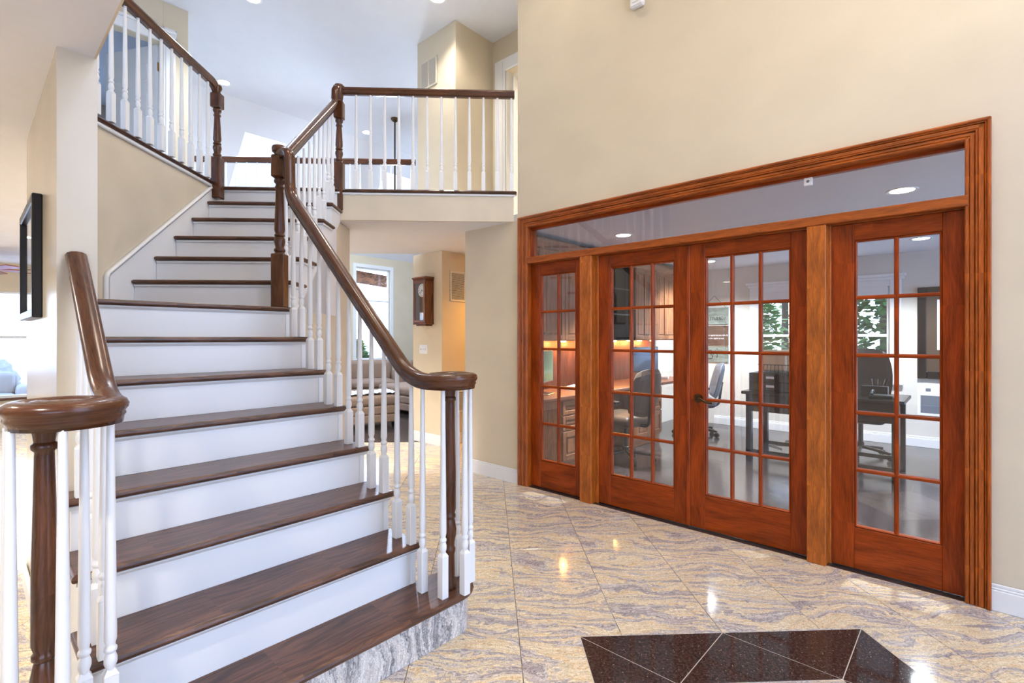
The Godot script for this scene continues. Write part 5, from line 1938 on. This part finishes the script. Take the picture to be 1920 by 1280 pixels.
func family_room():
	sofa("ottoman", "beige upholstered ottoman with a white throw seen through the balusters", P(4.25, 0, 6.98), 30.0, 0.85, 0.7, false, "ottoman")
	var o := thing("throw_blanket", "crumpled white throw lying over the beige ottoman", "blanket", P(4.25, 0.49, 6.98), 30.0)
	var b := MB.new()
	var n := noise(9, 2.2, 3)
	var g := []
	for i in 25:
		var row := []
		for j in 17:
			var x := (i / 24.0 - 0.5) * 0.98
			var z := (j / 16.0 - 0.5) * 0.5 + 0.05
			var y := 0.035 + 0.03 * n.get_noise_2d(x * 6.0, z * 6.0)
			if absf(x) > 0.43:
				y -= (absf(x) - 0.43) * 2.0
				x = signf(x) * (0.445 + 0.01 * n.get_noise_2d(z * 9.0, 3.0))
			row.append(Vector3(x, y, z))
		g.append(row)
	for i in 24:
		for j in 16:
			var q := [g[i][j], g[i + 1][j], g[i + 1][j + 1], g[i][j + 1]]
			var nn: Vector3 = -(q[1] - q[0]).cross(q[3] - q[0]).normalized()
			b.quad(q[0], q[1], q[2], q[3], nn)
			b.quad(q[0] - nn * 0.008, q[1] - nn * 0.008, q[2] - nn * 0.008, q[3] - nn * 0.008, -nn)
	part(o, "cloth", b, M.throw)
	sofa("chaise", "beige chaise with banded sides in the family room", P(5.75, 0, 7.7), 40.0, 0.9, 1.3, false, "chaise")
	sofa("armchair", "beige armchair with a rounded back under the family room window", P(5.8, 0, 9.35), 20.0, 0.95, 0.9, true, "armchair")
	sofa("sofa", "beige sofa against the family room wall beside the armchair", P(7.6, 0, 8.9), 15.0, 1.6, 0.9, true)
	ceiling_fan("ceiling fan on a long dark rod over the family room", P(5.06, CEIL2, 7.38), 1.42, M.clock_wood, true)
	ceiling_fan("ceiling fan with reddish brown blades in front of the side hall window", P(0.18, CEIL1, 9.1), 0.14, M.mahogany)
	# made-up candle fixture out of view, added to brighten ceiling and walls
	o = thing("added_chandelier", "bronze candle fixture added out of view to brighten the foyer ceiling", "added_chandelier", P(1.9, 3.55, -0.6))
	b = MB.new()
	b.tube([Vector3(0, 0.5, 0), Vector3(0, CEIL2 - 3.55, 0)], 0.012, 8)
	b.lathe([Vector2(0, 0), Vector2(0.05, 0.05), Vector2(0.03, 0.15), Vector2(0.045, 0.3), Vector2(0.02, 0.5), Vector2(0.0, 0.5)], 16, Vector3.ZERO, false)
	part(o, "stem", b, M.bronze)
	for k in 8:
		var a := TAU * k / 8
		var d := Vector3(cos(a), 0, sin(a))
		b = MB.new()
		b.tube(smooth([v4(Vector3(0, 0.12, 0)), v4(d * 0.2 + Vector3(0, -0.06, 0), 0.15), v4(d * 0.4 + Vector3(0, 0.0, 0), 0.1), v4(d * 0.42 + Vector3(0, 0.1, 0))]), 0.01, 8)
		b.lathe([Vector2(0.012, 0.1), Vector2(0.03, 0.11), Vector2(0.012, 0.12), Vector2(0.012, 0.2)], 10, d * 0.42)
		part(o, "arm", b, M.bronze)
		b = MB.new()
		b.lathe([Vector2(0.006, 0.2), Vector2(0.02, 0.225), Vector2(0.018, 0.25), Vector2(0.0, 0.29)], 12, d * 0.42, false)
		part(o, "bulb", b, M.lamp)
	for k in 4:
		var a := TAU * (k + 0.5) / 4
		var l := OmniLight3D.new()
		l.name = "added_candle_glow"
		l.light_color = Color(1.0, 0.95, 0.9)
		l.light_energy = ADDED_CHAND
		l.light_size = 0.1
		l.omni_range = 15.0
		l.omni_attenuation = 2.0
		l.shadow_enabled = true
		l.position = Vector3(cos(a) * 0.45, 0.33, sin(a) * 0.45)
		o.add_child(l)

# ---------------------------------------------------------------- outdoors
func tree(called: String, label: String, at: Vector3, h: float, rad: float, m: Material, sd: int, count: int, group: String):
	var r := RandomNumberGenerator.new()
	r.seed = sd
	var o := thing(called, label, "tree", at, 0.0, group)
	var b := MB.new()
	b.lathe([Vector2(0.12, 0), Vector2(0.08, h * 0.5), Vector2(0.02, h * 0.9)], 8)
	part(o, "trunk", b, M.bark)
	b = MB.new()
	for k in count:
		var v := r.randf()
		var a := r.randf() * TAU
		var rr := rad * (1.0 - 0.75 * v) * sqrt(r.randf_range(0.25, 1.0))
		var p := Vector3(cos(a) * rr, 0.25 + v * (h - 0.3), sin(a) * rr)
		var d := Vector3(cos(a) + r.randf_range(-0.6, 0.6), r.randf_range(-0.5, 0.5), sin(a) + r.randf_range(-0.6, 0.6)).normalized()
		var s := d.cross(Vector3(r.randf() - 0.5, 1, r.randf() - 0.5)).normalized()
		var l := r.randf_range(0.16, 0.34)
		var w := l * 0.28
		var n := d.cross(s).normalized()
		b.quad(p, p + d * l * 0.5 + s * w, p + d * l, p + d * l * 0.5 - s * w, n)
	part(o, "foliage", b, m)

func outdoors():
	var k := 0
	var kinds := ["dark green tree outside the office window", "fresh green tree outside the office window", "pale green tree outside the office window", "blue green tree outside the office window", "tall yellowish tree far outside the office window"]
	for s in [[12.8, 4.4, 5.6, 1.3], [12.3, 1.2, 5.8, 1.4], [12.8, -2.0, 5.8, 1.3], [17.2, 4.2, 9.0, 2.3], [17.2, -1.4, 9.0, 2.3]]:
		tree("garden_tree", kinds[k], P(s[0], -0.15, s[1]), s[2], s[3], M.leaf[(k * 3 + 1) % 4], 40 + k, 5000, "trees outside the office window")
		k += 1
	for s in [[8.2, 14.5], [11.0, 15.2], [5.8, 17.0]]:
		tree("garden_tree", "green shrub on the bright ground outside the family room window", P(s[0], -0.15, s[1]), 1.5, 0.9, M.leaf[k % 4], 70 + k, 1500, "shrubs outside the family room")
		k += 1
	# timber porch outside the family room
	var o := thing("timber_porch", "timber porch with a log beam and plank roof outside the family room window", "porch", P(7.0, 0, 12.0), DIAG)
	var b := MB.new()
	b.tube([P(4.6, 3.2, 12.2), P(9.6, 2.85, 12.2)], 0.17, 16)
	fpart(o, "log_beam", b, M.porch)
	for j in 12:
		b = MB.new()
		var a0 := 4.6 + j * 0.42
		b.plate([P(a0, 3.75, 10.8), P(a0 + 0.41, 3.75, 10.8), P(a0 + 0.41, 3.45, 13.4), P(a0, 3.45, 13.4)], Vector3(0, 0.03, 0))
		fpart(o, "plank", b, M.porch_dark if j % 3 else M.porch)
	b = MB.new()
	b.tube([P(9.3, -0.15, 12.2), P(9.3, 2.9, 12.2)], 0.12, 12)
	fpart(o, "post", b, M.porch)
	b = MB.new()
	b.tube([P(4.9, -0.15, 12.2), P(4.9, 3.1, 12.2)], 0.12, 12)
	fpart(o, "post", b, M.porch)
	# patio outside the side hall window
	o = sofa("patio_sofa", "grey patio sofa outside the side hall window", P(-0.3, -0.15, 13.0), 45.0, 1.9, 0.8, true)
	for c in o.get_children():
		if c is MeshInstance3D:
			c.material_override = M.patio
	var rr := RandomNumberGenerator.new()
	rr.seed = 12
	for j in 9:
		o = thing("boulder", "pale grey boulder on the bright patio edge outside the side hall", "rock", P(-3.2 + (j % 5) * 1.75, -0.15, 16.0 + 2.2 * int(j / 5.0)), rr.randf() * 360.0, "boulders outside the side hall window")
		b = MB.new()
		var nz := noise(100 + j, 0.9, 3)
		var rad := rr.randf_range(0.55, 0.7)
		var pt := func(u: int, v: int) -> Vector3:
			var th := PI * v / 10.0
			var ph := TAU * (u % 14) / 14.0
			var d := Vector3(sin(th) * cos(ph), cos(th), sin(th) * sin(ph))
			return d * rad * (1.0 + 0.35 * nz.get_noise_3dv(d * 1.4)) * Vector3(1.1, 0.85, 1.0) + Vector3(0, rad * 0.7, 0)
		for u in 14:
			for v in 10:
				var A: Vector3 = pt.call(u, v)
				var B: Vector3 = pt.call(u + 1, v)
				var C: Vector3 = pt.call(u + 1, v + 1)
				var D: Vector3 = pt.call(u, v + 1)
				var nn := (A + B + C + D) / 4.0 - Vector3(0, rad * 0.7, 0)
				b.quad(A, B, C, D, nn.normalized())
		part(o, "stone", b, M.boulder)

func _ready():
	rng.seed = 3
	make_materials()
	make_camera_and_light()
	shell()
	floor_tiles()
	staircase()
	lower_balustrade(1.0)
	lower_balustrade(-1.0)
	upper_balustrade()
	office_doors()
	windows()
	wall_things()
	upstairs_doors()
	office_built_ins()
	office_furniture()
	family_room()
	outdoors()
	lights()

func lights():
	for s in [[1.3, 0.3, "near the entrance, stair side"], [2.7, 0.3, "near the entrance, door side"], [1.3, 2.6, "over the lower flight"], [2.7, 2.6, "over the french doors"]]:  # unseen grid of lamps, added to light the foyer
		downlight(P(s[0], CEIL2, s[1]), "unseen recessed light added high in the foyer " + s[2], 2.0 if s[0] < 2.0 else 1.3, Color(1.0, 0.94, 0.85))
	downlight(P(2.19, CEIL2, 5.95), "round recessed ceiling light over the top of the stairs", 5.0, Color(0.9, 0.95, 1.0))
	downlight(P(3.59, CEIL2, 4.41), "round recessed ceiling light close to the upstairs corner wall", 2.6)
	downlight(P(2.62, CEIL2, 8.23), "round recessed ceiling light beside the upstairs newel post", 5.0, Color(0.9, 0.95, 1.0))
	downlight(P(5.05, CEIL2, 8.26), "round recessed ceiling light near the fan rod", 5.0, Color(0.9, 0.95, 1.0))
	downlight(P(4.9, CEIL1, 4.38), "warm recessed light in the low hall round the corner", 2.6, Color(1.0, 0.72, 0.34))
	downlight(P(1.72, CEIL1, 5.65), "hidden recessed light added in the low ceiling behind the stairs", 13.0)  # added out of view to brighten the hall under the balcony
	downlight(P(1.5, CEIL1, 6.6), "hidden recessed light added in the low ceiling towards the side hall", 7.0)  # extra hidden lamp, added for more light in the low hall
	downlight(P(5.9, CEIL2, 4.1), "recessed light in the bedroom behind the balcony door", 8.0)
	for s in [[-0.8, 1.2, "near the front windows"], [-0.8, 3.2, "beside the framed picture"], [-1.2, 5.4, "past the framed picture"], [0.0, 7.6, "close to the ceiling fan"], [-3.0, 3.5, "far from the stairs"]]:
		downlight(P(s[0], CEIL1, s[1]), "recessed light in the low side hall ceiling " + s[2], 3.0 if s[1] < 3.3 else 7.0)
	downlight(P(7.18, CEIL1 - 0.01, 2.73), "recessed office light by the hanging sign", 10.0, Color(0.92, 0.96, 1.0), 66.0)
	downlight(P(4.73, CEIL1 - 0.01, 2.71), "recessed office light seen through the transom near the cabinets", 18.0, Color(0.92, 0.96, 1.0), 36.0)
	downlight(P(4.68, CEIL1 - 0.01, 0.36), "recessed office light seen through the transom near its right end", 18.0, Color(0.92, 0.96, 1.0), 36.0)
	downlight(P(7.09, CEIL1 - 0.01, 0.38), "recessed office light near the framed art", 10.0, Color(0.92, 0.96, 1.0), 66.0)
